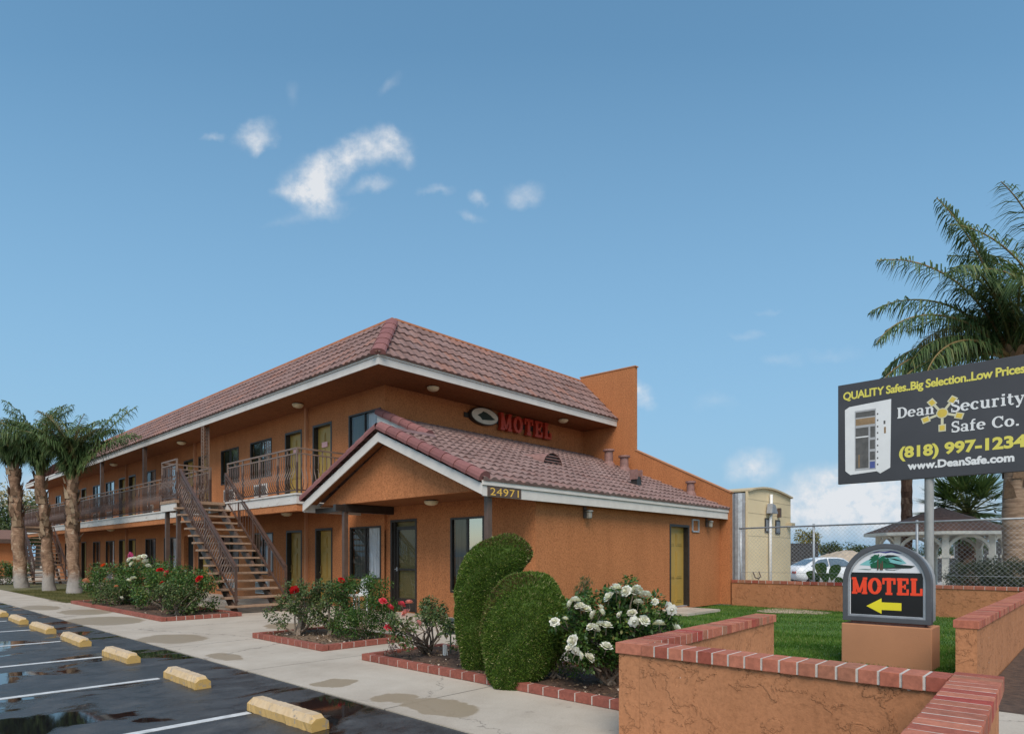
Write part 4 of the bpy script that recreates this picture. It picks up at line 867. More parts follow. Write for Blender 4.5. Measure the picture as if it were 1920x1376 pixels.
# clods, chips and fallen petals on the soil
P_, D_ = [], []
for (x0, x1, y0, y1, n) in ((5.35, 6.6, 3.3, 7.7, 700), (5.4, 6.7, 9.15, 11.3, 700), (5.3, 6.8, 16, 23.5, 500)):
    P_.append(np.stack([RNG.uniform(x0, x1, n), RNG.uniform(y0, y1, n), np.full(n, .075)], 1))
P_ = np.concatenate(P_); D = rdir(len(P_)); D[:, 2] *= .3; D = unit(D); V, F = leaves(P_, D, perp(D), RNG.uniform(.02, .06, len(P_)), RNG.uniform(.012, .035, len(P_)))
rndmat('litter', [(0, (.05, .03, .02)), (.6, (.16, .10, .06)), (.9, (.30, .22, .14)), (1, (.6, .5, .42))], .9)
struct(link('leaf_litter', fastmesh('leaf_litter', V, F, np.repeat(RNG.random(len(P_)), 2), 'litter')), 'stuff')
# ------------------------------------------------------------ wheel stops
def wheel_stop(L_):
    mb = MB(); K = 24
    sec = [(-.085, 0, 0), (-.085, .075, 0), (-.045, .135, .9), (.045, .135, .9), (.085, .075, 0), (.085, 0, 0)]
    n = len(sec); st_ = [(-L_ / 2, 0), (-L_ / 2 + .05, .0)] + [(-L_ / 2 + .06 + (L_ - .12) * i / K, 1) for i in range(K + 1)] + [(L_ / 2 - .05, 0), (L_ / 2, 0)]
    for i, (s, top) in enumerate(st_):
        endk = i in (0, len(st_) - 1)
        for (a, z, _) in sec:
            zz = z * (.80 if endk and z > .1 else 1); aa = a * (.9 if endk and z > .1 else 1)
            if z < .01: aa *= 1 + RNG.normal() * .035
            mb.v.append((aa + RNG.normal() * .0022, s + RNG.normal() * .0022, max(0, zz + RNG.normal() * .0016)))
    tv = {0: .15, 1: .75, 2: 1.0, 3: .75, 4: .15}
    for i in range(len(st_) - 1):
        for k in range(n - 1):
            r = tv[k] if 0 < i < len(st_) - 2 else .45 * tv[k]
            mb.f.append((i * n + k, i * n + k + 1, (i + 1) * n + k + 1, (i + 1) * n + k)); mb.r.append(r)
    mb.f.append(tuple(range(n))); mb.r.append(0); m_ = (len(st_) - 1) * n; mb.f.append(tuple(range(m_, m_ + n))); mb.r.append(0)
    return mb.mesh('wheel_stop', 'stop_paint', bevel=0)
wl = ['faded yellow wheel stop largest in the foreground, at the right end of the row', 'faded yellow wheel stop second in the row, chipped on top, behind the largest one', 'faded yellow wheel stop third in the row from the foreground', 'faded yellow wheel stop fourth in the row from the foreground',
      'faded yellow wheel stop fifth in the row from the foreground', 'faded yellow wheel stop sixth in the row, second smallest at the left edge', 'faded yellow wheel stop furthest away, cut by the left edge of the photo']
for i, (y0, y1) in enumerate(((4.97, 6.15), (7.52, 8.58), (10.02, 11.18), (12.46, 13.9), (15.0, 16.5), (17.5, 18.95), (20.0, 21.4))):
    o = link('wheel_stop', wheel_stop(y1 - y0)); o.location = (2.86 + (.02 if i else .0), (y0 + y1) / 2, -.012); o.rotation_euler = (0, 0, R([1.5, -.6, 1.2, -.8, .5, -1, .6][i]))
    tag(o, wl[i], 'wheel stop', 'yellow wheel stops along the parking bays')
# ------------------------------------------------------------ monument sign
XM = 9.9; Y0, Y1 = 1.70, 2.78
t = thing('monument_sign', 'arched grey MOTEL sign with yellow arrow on an orange pedestal in the lawn', 'sign', (10.15, 2.24, 0))
mb = MB(); mb.box(9.88, 10.42, Y0 - .01, Y1 + .01, -.08, .545); mb.build('pedestal', 'stucco_smooth', t, bevel=.012)
mb = MB(); mb.box(9.95, 10.36, Y0 + .08, Y1 - .1, .545, .585); mb.build('plinth', 'copper_pipe', t)
def archp(y0, y1, zb, zs_, n=28):
    c = (y0 + y1) / 2; r = (y1 - y0) / 2
    return [(y1, zb), (y0, zb)] + [(c - r * math.cos(PI * k / n), zs_ + r * math.sin(PI * k / n)) for k in range(n + 1)]
TX = lambda x0: (lambda a, b, d: (x0 + d, a, b))
mb = MB(); mb.prism(archp(Y0 + .03, Y1 - .03, .615, 1.13), TX(XM), .05, .46); cab = mb.build('cabinet', 'cabinet_side', t)
def ring(o, i, x0, d0, d1):
    q = MB(); n = len(o)
    V = [TX(x0)(a, b, d) for d in (d0, d1) for P in (o, i) for a, b in P]
    F = []
    for k in range(n):
        k2 = (k + 1) % n
        F += [(k, k2, n + k2, n + k), (2 * n + k, 3 * n + k, 3 * n + k2, 2 * n + k2), (k, 2 * n + k, 2 * n + k2, k2), (n + k, n + k2, 3 * n + k2, 3 * n + k)]
    q.add(V, F); return q
ring(archp(Y0, Y1, .585, 1.13), archp(Y0 + .065, Y1 - .065, .65, 1.13), XM, 0, .12).build('frame', 'cabinet_grey', t, bevel=.006)
ring(archp(Y0 + .066, Y1 - .066, .651, 1.13), archp(Y0 + .09, Y1 - .09, .675, 1.13), XM, .012, .05).build('retainer', 'metal_grey', t)
mb = MB(); mb.prism(archp(Y0 + .085, Y1 - .085, .67, 1.13), TX(XM), .03, .045); fc = mb.build('sign_face', 'sign_white', t)
TS = lambda x, y, d: (XM + .03 - d, x, y)        # (Y, Z, proud of the face)
mb = MB(); mb.add([TS(Y1 - .10, .68, .002), TS(Y0 + .10, .68, .002), TS(Y0 + .10, 1.27, .002), TS(Y1 - .10, 1.27, .002)], [(0, 1, 2, 3)])
mb.build('black_panel', 'black_face', fc, fix=False, local=True)
TL = lambda x, y, d: (XM + .03 - d, -x, y)       # text runs towards -Y
slab_text('MOTEL', TL, -2.665, .965, .86, .235, 'sign_red', 'lettering', t, depth=.004, gap=.05)
mb = MB(); mb.add([TS(a, b, .004) for a, b in ((2.48, .80), (2.29, .915), (2.29, .86), (2.05, .86), (2.05, .755), (2.29, .755), (2.29, .70))], [tuple(range(7))]); mb.build('arrow', 'sign_yellow', fc, fix=False, local=True)
def emb(pts, m, d, nm):
    q = MB(); q.add([TS(a, b, d) for a, b in pts], [tuple(range(len(pts)))]); q.build(nm, m, fc, fix=False, local=True)
emb([(2.42, 1.545), (2.33, 1.565), (2.25, 1.558), (2.18, 1.572), (2.10, 1.562), (2.03, 1.53), (2.10, 1.535), (2.17, 1.552), (2.24, 1.538), (2.31, 1.552), (2.38, 1.540)], 'emblem_navy', .002, 'cloud_mark')
emb([(2.57, 1.375), (2.47, 1.44), (2.36, 1.47), (2.27, 1.505), (2.18, 1.51), (2.10, 1.495), (2.05, 1.46), (1.99, 1.40), (2.2, 1.36), (2.45, 1.365)], 'emblem_teal', .002, 'mountain_mark')
emb([(2.30, 1.49), (2.22, 1.515), (2.14, 1.512), (2.06, 1.488), (2.12, 1.49), (2.2, 1.475), (2.26, 1.48)], 'emblem_dark', .003, 'mountain_shade')
emb([(2.20, 1.47), (2.13, 1.465), (2.06, 1.44), (2.04, 1.425), (2.12, 1.44)], 'emblem_dark', .003, 'mountain_shade')
emb([(2.43, 1.36), (2.40, 1.41), (2.30, 1.42), (2.2, 1.415), (2.08, 1.385), (1.89, 1.365), (1.94, 1.335), (2.1, 1.33), (2.3, 1.325), (2.42, 1.33)], 'emblem_dark', .004, 'hill_mark')
emb([(2.42, 1.335), (2.43, 1.39), (2.34, 1.425), (2.24, 1.41), (2.15, 1.385), (2.12, 1.35), (2.25, 1.33)], 'emblem_green', .005, 'hill_mark')
def palm_mark(y, z, r):
    q = MB()
    for k in range(9):
        a = R(-20 + 220 * k / 8); c_, s_ = math.cos(a), math.sin(a); pts = [(y, z), (y + r * .6 * c_ - .02 * s_, z + r * .55 * s_ + .02 * abs(c_)), (y + r * c_, z + r * .8 * s_ - .02), (y + r * .5 * c_ + .018 * s_, z + r * .45 * s_ - .02)]
        q.add([TS(a_, b_, .0065 + k * .0002) for a_, b_ in pts], [(0, 1, 2, 3)])
    q.build('palm_mark', 'emblem_green', fc, fix=False, local=True)
palm_mark(2.335, 1.455, .115); palm_mark(2.27, 1.43, .09)
for y, zt in ((2.335, 1.45), (2.28, 1.43), (2.30, 1.40)): emb([(y - .009, 1.305), (y + .009, 1.305), (y + .006, zt), (y - .006, zt)], 'emblem_bark', .009, 'palm_trunk_mark')
emb([(2.60, 1.312), (2.5, 1.318), (2.42, 1.315), (2.42, 1.308), (2.5, 1.309)], 'emblem_green', .004, 'shore_mark')
emb([(2.25, 1.32), (2.15, 1.312), (2.05, 1.325), (2.14, 1.305), (2.24, 1.308)], 'emblem_dark', .004, 'shore_mark')
# ------------------------------------------------------------ billboard
XBB = 17.0
plain('galv_pole', (0.26, 0.26, 0.255), 0.6, 0.22, 5, stretch=(2, 2, .5))
t = thing('billboard', 'large dark billboard advertising safes on a grey steel pole', 'billboard', (17.1, 2.98, 0))
mb = MB(); mb.box(XBB, XBB + .10, 1.10, 4.88, 3.27, 5.71); pn = mb.build('panel', 'black_vinyl', t, bevel=.01)
mb = MB(); mb.lathe((17.12, 2.985, 0), [(.092, 0), (.092, 5.5)], 24); mb.build('pole', 'galv_pole', t, smooth=True)
mb = MB()
for z in (3.7, 5.2): mb.box(XBB + .101, XBB + .16, 1.3, 4.7, z - .04, z + .04)
mb.build('brace', 'galv', t)
TB = lambda x, y, d: (XBB - d, -x, y)
text_mesh('QUALITY Safes..Big Selection..Low Prices', TB, 3.50, .19, -4.76, 5.33, .03, .004, 'yellow_print', 'slogan', t, font_gap=.93)
slab_text('Dean', TB, -3.60, 4.71, .74, .245, 'white_print', 'company_name', t, gap=.03, wt=1.22)
slab_text('Security', TB, -2.56, 4.69, 1.30, .26, 'white_print', 'company_name', t, gap=.03, wt=1.22)
slab_text('Safe', TB, -2.55, 4.24, .62, .245, 'white_print', 'company_name', t, gap=.03, wt=1.22)
slab_text('Co.', TB, -1.82, 4.235, .47, .245, 'white_print', 'company_name', t, gap=.04, wt=1.22)
text_mesh('(818) 997-1234', TB, 2.31, .25, -3.56, 3.79, .042, .004, 'yellow_print', 'phone_number', t)
text_mesh('www.DeanSafe.com', TB, 1.95, .17, -3.39, 3.50, .045, .004, 'white_print', 'web_address', t)
# five-spoke safe handle
hy, hz = -2.715, 4.70; q = MB(); q2 = MB()
for k in range(5):
    a = R(-90 + 72 * k); dx, dy = math.cos(a), math.sin(a); nx, ny = -dy, dx
    R4 = lambda r0, r1, w: [(hy + dx * r + nx * s, hz + dy * r + ny * s) for r, s in ((r0, -w), (r1, -w), (r1, w), (r0, w))]
    q.add([TB(a_, b_, .004 + k * .0002) for a_, b_ in R4(.08, .30, .026)], [(0, 1, 2, 3)]); q.add([TB(a_, b_, .0052) for a_, b_ in R4(.25, .41, .07)], [(0, 1, 2, 3)])
    q2.add([TB(a_, b_, .0068) for a_, b_ in R4(.275, .385, .048)], [(0, 1, 2, 3)])
q.add([TB(hy + .115 * math.cos(2 * PI * k / 20), hz + .115 * math.sin(2 * PI * k / 20), .0065) for k in range(20)], [tuple(range(20))])
q2.add([TB(hy + .095 * math.cos(2 * PI * k / 20), hz + .095 * math.sin(2 * PI * k / 20), .008) for k in range(20)], [tuple(range(20))])
plain('print_cream', (.55, .52, .36), .5, .05, 3); plain('print_gold', (.58, .42, .06), .5, .1, 6)
q.build('handle_mark', 'print_cream', t, fix=False); q2.build('handle_mark', 'print_gold', t, fix=False)
# printed picture of an open safe cabinet
def pic(x0, x1, y0, y1, m, d, nm='safe_picture', par=None):
    q = MB(); q.add([TB(x0, y0, d), TB(x1, y0, d), TB(x1, y1, d), TB(x0, y1, d)], [(0, 1, 2, 3)]); return q.build(nm, m, par or t, fix=False)
q = MB(); q.add([TB(*p, .004) for p in ((-4.71, 3.58), (-4.60, 3.48), (-4.02, 3.52), (-3.95, 3.46), (-3.74, 3.58), (-3.72, 5.19), (-4.62, 5.14), (-4.72, 5.08))], [tuple(range(8))])
sp_ = q.build('safe_picture', 'white_print', t, fix=False)
plain('print_grey', (.36, .36, .37), .5, .1, 3); plain('print_dark', (.09, .085, .08), .5, .3, 6); plain('print_brown', (.25, .16, .08), .5, .2, 8); plain('print_blue', (.06, .08, .25), .5, .2, 8)
def picl(x0, x1, y0, y1, m, d): 
    q = MB(); q.add([TB(x0, y0, d), TB(x1, y0, d), TB(x1, y1, d), TB(x0, y1, d)], [(0, 1, 2, 3)]); q.build('picture_detail', m, sp_, fix=False, local=True)
picl(-4.50, -4.04, 3.57, 5.02, 'print_grey', .0052); picl(-4.48, -4.06, 4.85, 4.98, 'print_dark', .0064); picl(-4.48, -4.06, 4.66, 4.82, 'print_brown', .0064)
picl(-4.48, -4.20, 3.62, 4.60, 'print_dark', .0064); picl(-4.16, -4.06, 4.34, 4.60, 'print_dark', .0064); picl(-4.17, -4.06, 4.06, 4.28, 'print_dark', .0064); picl(-4.17, -4.06, 3.80, 4.0, 'print_dark', .0064); picl(-4.17, -4.06, 3.60, 3.76, 'print_blue', .0064)
picl(-4.42, -4.39, 3.64, 3.95, 'print_brown', .0076); picl(-4.48, -4.20, 4.36, 4.39, 'white_print', .0076)
for k in range(9): picl(-4.02, -3.99, 3.66 + k * .15, 3.70 + k * .15, 'print_dark', .0052)
picl(-3.88, -3.84, 4.62, 4.70, 'print_dark', .0052); picl(-3.87, -3.83, 4.40, 4.55, 'print_brown', .0052)
# ------------------------------------------------------------ chain-link fence
t = thing('chain_link_fence', 'galvanised chain-link fence with top rail behind the back garden wall', 'fence', (19.42, 3.6, 0))
mb = MB(); mb.tube([(19.42, 8.45, 2.36), (19.42, -4.2, 2.43)], .024, 8); mb.tube([(19.42, 8.45, 1.0), (19.42, -4.2, 1.0)], .004, 4)
mb.build('top_rail', 'galv', t, smooth=True)
for y in (8.40, 6.23, 3.66, 1.1, -1.5, -4.1):
    mb = MB(); mb.tube([(19.44, y, -.05), (19.44, y, 2.44)], .032, 10); mb.build('post', 'galv', t, smooth=True)
mb = MB(); sp = .115; z0, z1 = .72, 2.36; h_ = z1 - z0; n = int((12.6 + h_) / sp)
for i in range(n):
    y = -4.2 - h_ + i * sp
    for s in (0, 1):
        a, b = (y, y + h_) if s == 0 else (y + h_, y)
        za, zb = z0, z1
        # clip to the run of the fence
        lo_, hi = -4.2, 8.42
        def cl_(ya, za_, yb, zb_):
            if ya > yb: ya, za_, yb, zb_ = yb, zb_, ya, za_
            if yb <= lo_ or ya >= hi: return None
            f = lambda yy: za_ + (zb_ - za_) * (yy - ya) / (yb - ya)
            A, B = max(ya, lo_), min(yb, hi); return A, f(A), B, f(B)
        c = cl_(a, za, b, zb)
        if c: mb.bar((19.42 + (.002 if s else -.002), c[0], c[1]), (19.42 + (.002 if s else -.002), c[2], c[3]), .0032, .0032, (1, 0, 0))
mb.build('wire_mesh', 'galv', t, fix=False)
# ------------------------------------------------------------ plants
def bloom_mesh(col, r=.045):
    mb = MB(); U = (-1, -.55, 0, .55, 1); Vv = (0, .4, .75, 1)
    for n, rad, h, tilt, sz in ((7, .50, -.10, 1.15, .80), (7, .42, .05, .80, .78), (6, .30, .15, .45, .70), (5, .18, .22, .18, .60), (3, .08, .25, .05, .50)):
        off = RNG.random() * 6
        for k in range(n):
            a = off + 2 * PI * k / n + RNG.normal() * .10; c, s = math.cos(a), math.sin(a); rv = float(RNG.random()); ti = tilt + RNG.normal() * .08
            def pt(u, v):            # u across, v up the petal
                vv = v * (1 - .22 * u * u * v); rr = rad + vv * sz * math.sin(ti) + .10 * vv * vv; z = h + vv * sz * math.cos(ti) - .14 * vv * vv * (ti > .6) + RNG.normal() * .015
                w = sz * .66 * u * (.60, .95, 1.0, .82)[Vv.index(v)]; q = rr - .16 * u * u
                return (q * c * r - w * s * r, q * s * r + w * c * r, z * r)
            mb.add([pt(u, v) for v in Vv for u in U], [(5 * y + x, 5 * y + x + 1, 5 * y + x + 6, 5 * y + x + 5) for y in range(3) for x in range(4)], rv)
    mb.lathe((0, 0, 0), [(.02 * r, -.15 * r), (.42 * r, .05 * r), (.40 * r, .34 * r), (.26 * r, .52 * r), (0, .58 * r)], 10, .7)
    return mb.mesh('blossom', 'petal_' + col, smooth=True, fix=False)
BL = {}
def bloom(parent, p, col, r=.05):
    if col not in BL: BL[col] = [bloom_mesh(col, 1.0) for _ in range(2)]
    o = bpy.data.objects.new('blossom', BL[col][int(RNG.integers(2))]); COL.objects.link(o); o.parent = parent
    o.location = Vector(p) - parent.location; o.scale = (r, r, r); o.rotation_euler = (RNG.normal() * .4 + .35, RNG.normal() * .5 - .35, RNG.random() * 6)
    return o
def branches(base, tips, r0=.018, m='bark_rose', wob=.04):
    mb = MB(); b = Vector(base)
    for tp in tips:
        tp = Vector(tp); mid = [b.lerp(tp, f) + Vector((RNG.normal() * wob, RNG.normal() * wob, .10 * math.sin(PI * f) * (tp - b).length * .3)) for f in (.3, .6, .82)]
        st0 = b + Vector((RNG.normal() * .04, RNG.normal() * .04, 0))
        mb.tube([st0] + mid + [tp], [r0, r0 * .8, r0 * .6, r0 * .42, r0 * .22], 6)
    return mb
def leafcloud(cent, rad, n, ls=(.035, .06), wd=.6, up=.35):
    """n leaves in little sprays round the given centres"""
    cent = np.asarray(cent, float); k = RNG.integers(len(cent), size=n); rad = np.broadcast_to(np.asarray(rad, float), (len(cent),))
    q = rdir(n) * (RNG.random(n) ** .6)[:, None] * rad[k][:, None]
    P = cent[k] + q; D = unit(rdir(n) + unit(q) * .7 + np.array([0, 0, -up])); L_ = RNG.uniform(*ls, n)
    S = unit(np.cross(D, rdir(n) * .5 + np.array([0, 0, 1.])))
    return P, D, S, L_
def rose(name, label, cat, base, R_, h0, h1, nsp, nl, mat_, blooms, nb=9, seed=1, leaf=(.04, .07), spr=.13, gap=.25, group=None, trunk=.018, extra=()):
    """rose bush: gnarled canes, leaf sprays at their ends, separate blossoms"""
    t = thing(name, label, cat, base, 0, group); b = Vector(base); cent = []
    for i in range(nsp):
        a = RNG.random() * 2 * PI; rr = R_ * math.sqrt(RNG.random()); z = h0 + (h1 - h0) * RNG.random() ** .8
        k = 1 - .55 * max(0, (z - h0) / (h1 - h0) - .45) - gap * max(0, .35 - (z - h0) / (h1 - h0))
        cent.append((b.x + rr * math.cos(a) * k, b.y + rr * math.sin(a) * k, z))
    cent += list(extra)
    tips = [cent[i] for i in RNG.choice(len(cent), min(nb, len(cent)), replace=False)] + list(extra)
    tips += [(p[0], p[1], p[2] - .02) for p, *_ in blooms]
    mb = branches(base, tips[:nb + len(extra)], trunk)
    for p, col, r in blooms:
        p = Vector(p); mb.tube([p + Vector((.05 + RNG.normal() * .02, .05 + RNG.normal() * .02, -.10)), p + Vector((0, 0, -.02))], .004, 4)
    mb.build('canes', 'bark_rose', t, fix=False)
    P, D, S, L_ = leafcloud(cent, spr, nl, leaf)
    keep = np.ones(nl, bool)         # the blooms stand clear at the outside of the bush: no leaves just outside them
    for p, col, r in blooms:
        o = np.array(p) - np.array(b); o[2] *= .3; o = o / max(np.linalg.norm(o), .05) + np.array([-.8, -.7, .25]); o /= np.linalg.norm(o); q = P - np.array(p); s = q @ o; keep &= ~((s > -.02) & (s < .5) & (np.linalg.norm(q - s[:, None] * o, axis=1) < r * 1.7))
    P, D, S, L_ = P[keep], D[keep], S[keep], L_[keep]; nl = len(P)
    V, F = leaves(P, D, S, L_, L_ * .62); link('foliage', fastmesh('foliage', V, F, np.repeat(RNG.random(nl), 2), mat_), t)
    for p, col, r in blooms: bloom(t, p, col, r)
    return t
def loft(pts, rad, nr=40, ns=28, lump=.02, sq=1.0):
    """closed skin round a spine of points with a radius at each"""
    P = np.array(pts, float); n = len(P); tt = np.linspace(0, n - 1, nr)
    def cr(A, t):
        i = np.clip(t.astype(int), 0, n - 2); f = (t - i)[:, None] if A.ndim > 1 else t - i; g = lambda k: A[np.clip(i + k, 0, n - 1)]
        return .5 * (2 * g(0) + (g(1) - g(-1)) * f + (2 * g(-1) - 5 * g(0) + 4 * g(1) - g(2)) * f ** 2 + (3 * g(0) - g(-1) - 3 * g(1) + g(2)) * f ** 3)
    C = cr(P, tt); Rd = np.maximum(cr(np.array(rad, float), tt), .005); T_ = unit(np.gradient(C, axis=0)); V = []
    a = np.array([1., -.2, 0])
    for c, r, t_ in zip(C, Rd, T_):
        a = a - t_ * a.dot(t_); a /= np.linalg.norm(a); b = np.cross(t_, a); th = np.arange(ns) * 2 * PI / ns
        V.append(c + (np.cos(th)[:, None] * a + np.sin(th)[:, None] * b) * r)
    V = np.array(V).reshape(-1, 3)
    ph = RNG.random((3, 3)) * 6
    V = V + lump * np.stack([np.sin(V @ np.array([7, 3, 5]) + ph[0, 0]), np.sin(V @ np.array([4, 8, 3]) + ph[1, 0]), np.sin(V @ np.array([3, 5, 7]) + ph[2, 0])], 1)
    F = [(i * ns + k, i * ns + (k + 1) % ns, (i + 1) * ns + (k + 1) % ns, (i + 1) * ns + k) for i in range(nr - 1) for k in range(ns)]
    return V, np.array(F)
def topiary(label, base, pts, rad, nl):
    t = thing('topiary', label, 'topiary', base, 0, 'clipped topiary shrubs in the front bed')
    V, F = loft(pts, rad)
    link('core', fastmesh('core', V, F, np.full(len(F), .5), 'topiary_core', True), t)
    A, B, C, D_ = (V[F[:, k]] for k in range(4)); Nn = np.cross(C - A, D_ - B); ar = np.linalg.norm(Nn, axis=1); Nn = unit(Nn)
    cen = V.mean(0); 
    # outward normals
    mid = (A + C) / 2; ring = F[:, 0] // 28; cc = np.array([V[i * 28:(i + 1) * 28].mean(0) for i in range(len(V) // 28)])[ring]
    Nn *= np.sign((Nn * (mid - cc)).sum(1))[:, None]
    k = RNG.choice(len(F), nl, p=ar / ar.sum()); u, v = RNG.random((2, nl, 1))
    P = A[k] * (1 - u) * (1 - v) + B[k] * u * (1 - v) + C[k] * u * v + D_[k] * (1 - u) * v
    rough = (np.sin(P @ np.array([23, 17, 11])) + np.sin(P @ np.array([9, 27, 19]) + 1)) * .008
    N_ = Nn[k]; P = P + N_ * (RNG.uniform(-.012, .010, nl) + rough + .006)[:, None]
    D = unit(N_ + rdir(nl) * .75 + np.array([0, 0, .25])); L_ = RNG.uniform(.016, .036, nl); S = perp(D)
    r = RNG.random(nl) * .93; stw = RNG.random(nl) < .028; r[stw] = .97; L_ = np.where(stw, L_ * 1.7, L_)
    patch = np.sin(P @ np.array([5, 3, 2]) + 2) + np.sin(P @ np.array([2, 6, 4])) ; br = (patch > 1.15) & (RNG.random(nl) < .4); r[br] = 1.0
    V2, F2 = leaves(P, D, S, L_, np.where(stw, L_ * .10, L_ * .32)); link('foliage', fastmesh('foliage', V2, F2, np.repeat(r, 2), 'leaf_topiary'), t)
    return t
def at(u, v, D):         # a point seen at image position (u, v) of the photo, D metres in front of the camera plane -> its place in the world
    a = (u - 960) / 1191.5 * D; return (a * math.sin(YAW) + D * math.cos(YAW), -a * math.cos(YAW) + D * math.sin(YAW), 1.5 + (1042 - v) / 1191.5 * D)
D1 = 8.1; k1 = D1 / 1191.5
topiary('tall clipped topiary curving over like a comma beside the pink roses', (5.6, 5.9, .06), [at(u, v, D1 + dd) for u, v, dd in ((895, 1268, 0), (894, 1235, 0), (891, 1195, 0), (888, 1150, .05), (895, 1108, .1), (918, 1070, .1), (948, 1048, .1), (974, 1040, .1), (996, 1042, .1))],
        [k1 * r for r in (23, 25, 26, 31, 42, 49, 43, 30, 3)], 60000)
D2 = 7.35; k2 = D2 / 1191.5
topiary('broad rounded clipped topiary leaning over the brick edging', (5.4, 5.0, .06), [at(u, v, D2 + dd) for u, v, dd in ((964, 1292, -.05), (963, 1264, -.02), (974, 1224, .05), (986, 1180, .12), (999, 1138, .15), (1018, 1108, .15), (1034, 1086, .15))],
        [k2 * r for r in (34, 49, 66, 81, 77, 53, 4)], 72000)
# white rose
WB = [(1060, 1160), (1078, 1126), (1070, 1132), (1087, 1136), (1098, 1142), (1113, 1152), (1126, 1138), (1127, 1147), (1108, 1175), (1116, 1178), (1126, 1172), (1137, 1173), (1067, 1214), (1079, 1220), (1074, 1201), (1087, 1228), (1105, 1233), (1137, 1212), (1162, 1152), (1185, 1149), (1197, 1129), (1208, 1163), (1236, 1170), (1189, 1165),
      (1156, 1111), (1155, 1102), (1174, 1108), (1195, 1104), (1190, 1109), (1210, 1115), (1228, 1128), (1253, 1138), (1260, 1143), (1268, 1179), (1142, 1119), (1040, 1166)]
blm = []
for i, (u, v) in enumerate(WB): blm.append((at(u, v, 6.68 + RNG.normal() * .05), 'white', RNG.uniform(.044, .058) if i % 6 else .034))
wb = (5.97, 4.12, .06); ex = [at(u, v, 6.90 + RNG.normal() * .10) for u, v in ((1060, 1165), (1075, 1140), (1085, 1150), (1100, 1160), (1075, 1215), (1085, 1200), (1100, 1215), (1240, 1150), (1255, 1155), (1262, 1175), (1235, 1180), (1220, 1140), (1165, 1110), (1190, 1105), (1180, 1095), (1140, 1120), (1120, 1180), (1150, 1150), (1180, 1170), (1140, 1200), (1210, 1190), (1160, 1190), (1110, 1135), (1200, 1130), (1045, 1168), (1085, 1128), (1092, 1175), (1130, 1165), (1170, 1135), (1215, 1165), (1250, 1190), (1140, 1175), (1165, 1150), (1190, 1170), (1068, 1200), (1095, 1225), (1130, 1212), (1150, 1215), (1110, 1160), (1230, 1125), (1100, 1240), (1120, 1228), (1145, 1235), (1165, 1222), (1080, 1230), (1180, 1205), (1205, 1205))]
rose('rose_bush', 'white rose bush covered in blooms beside the Z-shaped wall', 'rose bush', wb, .50, .40, 1.05, 44, 11500, 'leaf_rose', blm, 10, leaf=(.035, .065), spr=.105, extra=ex, trunk=.020)
# pink rose in the corner of the front bed
pk = [(at(u, v, 8.85 + RNG.normal() * .05), c, r * 1.25) for u, v, c, r in ((718, 1127, 'pink', .042), (731, 1139, 'pink', .048), (753, 1133, 'pink', .042), (767, 1130, 'coral', .046), (761, 1149, 'coral', .050), (730, 1177, 'pink', .050), (785, 1167, 'coral', .03), (755, 1211, 'coral', .04))]
ex = [at(u, v, 8.75 + RNG.normal() * .1) for u, v in ((730, 1150), (740, 1160), (735, 1175), (750, 1165), (765, 1160), (770, 1175), (750, 1190), (740, 1195), (790, 1160), (800, 1150), (815, 1160), (830, 1165), (842, 1172), (835, 1180), (805, 1150), (820, 1150), (762, 1205))]
rose('rose_bush', 'open rose bush with two-tone pink blooms at the corner of the front bed', 'rose bush', (6.08, 7.42, .06), .28, .40, .85, 10, 2400, 'leaf_rose_dull', pk, 7, leaf=(.035, .065), spr=.10, extra=ex, trunk=.016)
rose('plant', 'small sparse rose shoot beside the garden lantern', 'plant', (6.28, 6.92, .06), .20, .15, .45, 9, 230, 'leaf_rose_dull', [], 6, spr=.08, trunk=.008)
rose('plant', 'low reddish seedling at the brick corner of the front bed', 'plant', (5.55, 7.55, .06), .14, .12, .26, 7, 120, 'leaf_red', [], 5, spr=.07, trunk=.006, leaf=(.02, .04)) if rndmat('leaf_red', [(0, (.06, .02, .02)), (1, (.16, .07, .06))], .6) else None
# feathery shrub behind the broad topiary
t = thing('shrub', 'feathery upright grey-green shrub behind the broad topiary', 'shrub', (6.35, 5.35, .06))
mb = MB(); cen = []
for k in range(16):
    tip = Vector(at(1098 + RNG.normal() * 8, 1086 + RNG.random() * 40, 8.0)) ; b0 = Vector((6.35, 5.35, .06)); mb.tube([b0, b0.lerp(tip, .6) + Vector((RNG.normal() * .05, RNG.normal() * .05, 0)), tip], [.012, .008, .003], 5)
    for f in np.linspace(.35, 1, 14): cen.append(b0.lerp(tip, f) + Vector((RNG.normal() * .02, RNG.normal() * .02, 0)))
mb.build('stems', 'bark_rose', t, fix=False)
P, D, S, L_ = leafcloud(cen, .03, 3400, (.03, .055), up=-.9); V, F = leaves(P, D, S, L_, L_ * .16); link('foliage', fastmesh('foliage', V, F, np.repeat(RNG.random(3400), 2), 'leaf_rose_dull'), t)
# dark low growth in the bed behind the broad topiary
rose('shrub', 'dark low shrub in the shade right of the broad topiary', 'shrub', (5.85, 4.78, .06), .30, .10, .48, 26, 1800, 'leaf_topiary', [], 6, leaf=(.02, .04), spr=.12)
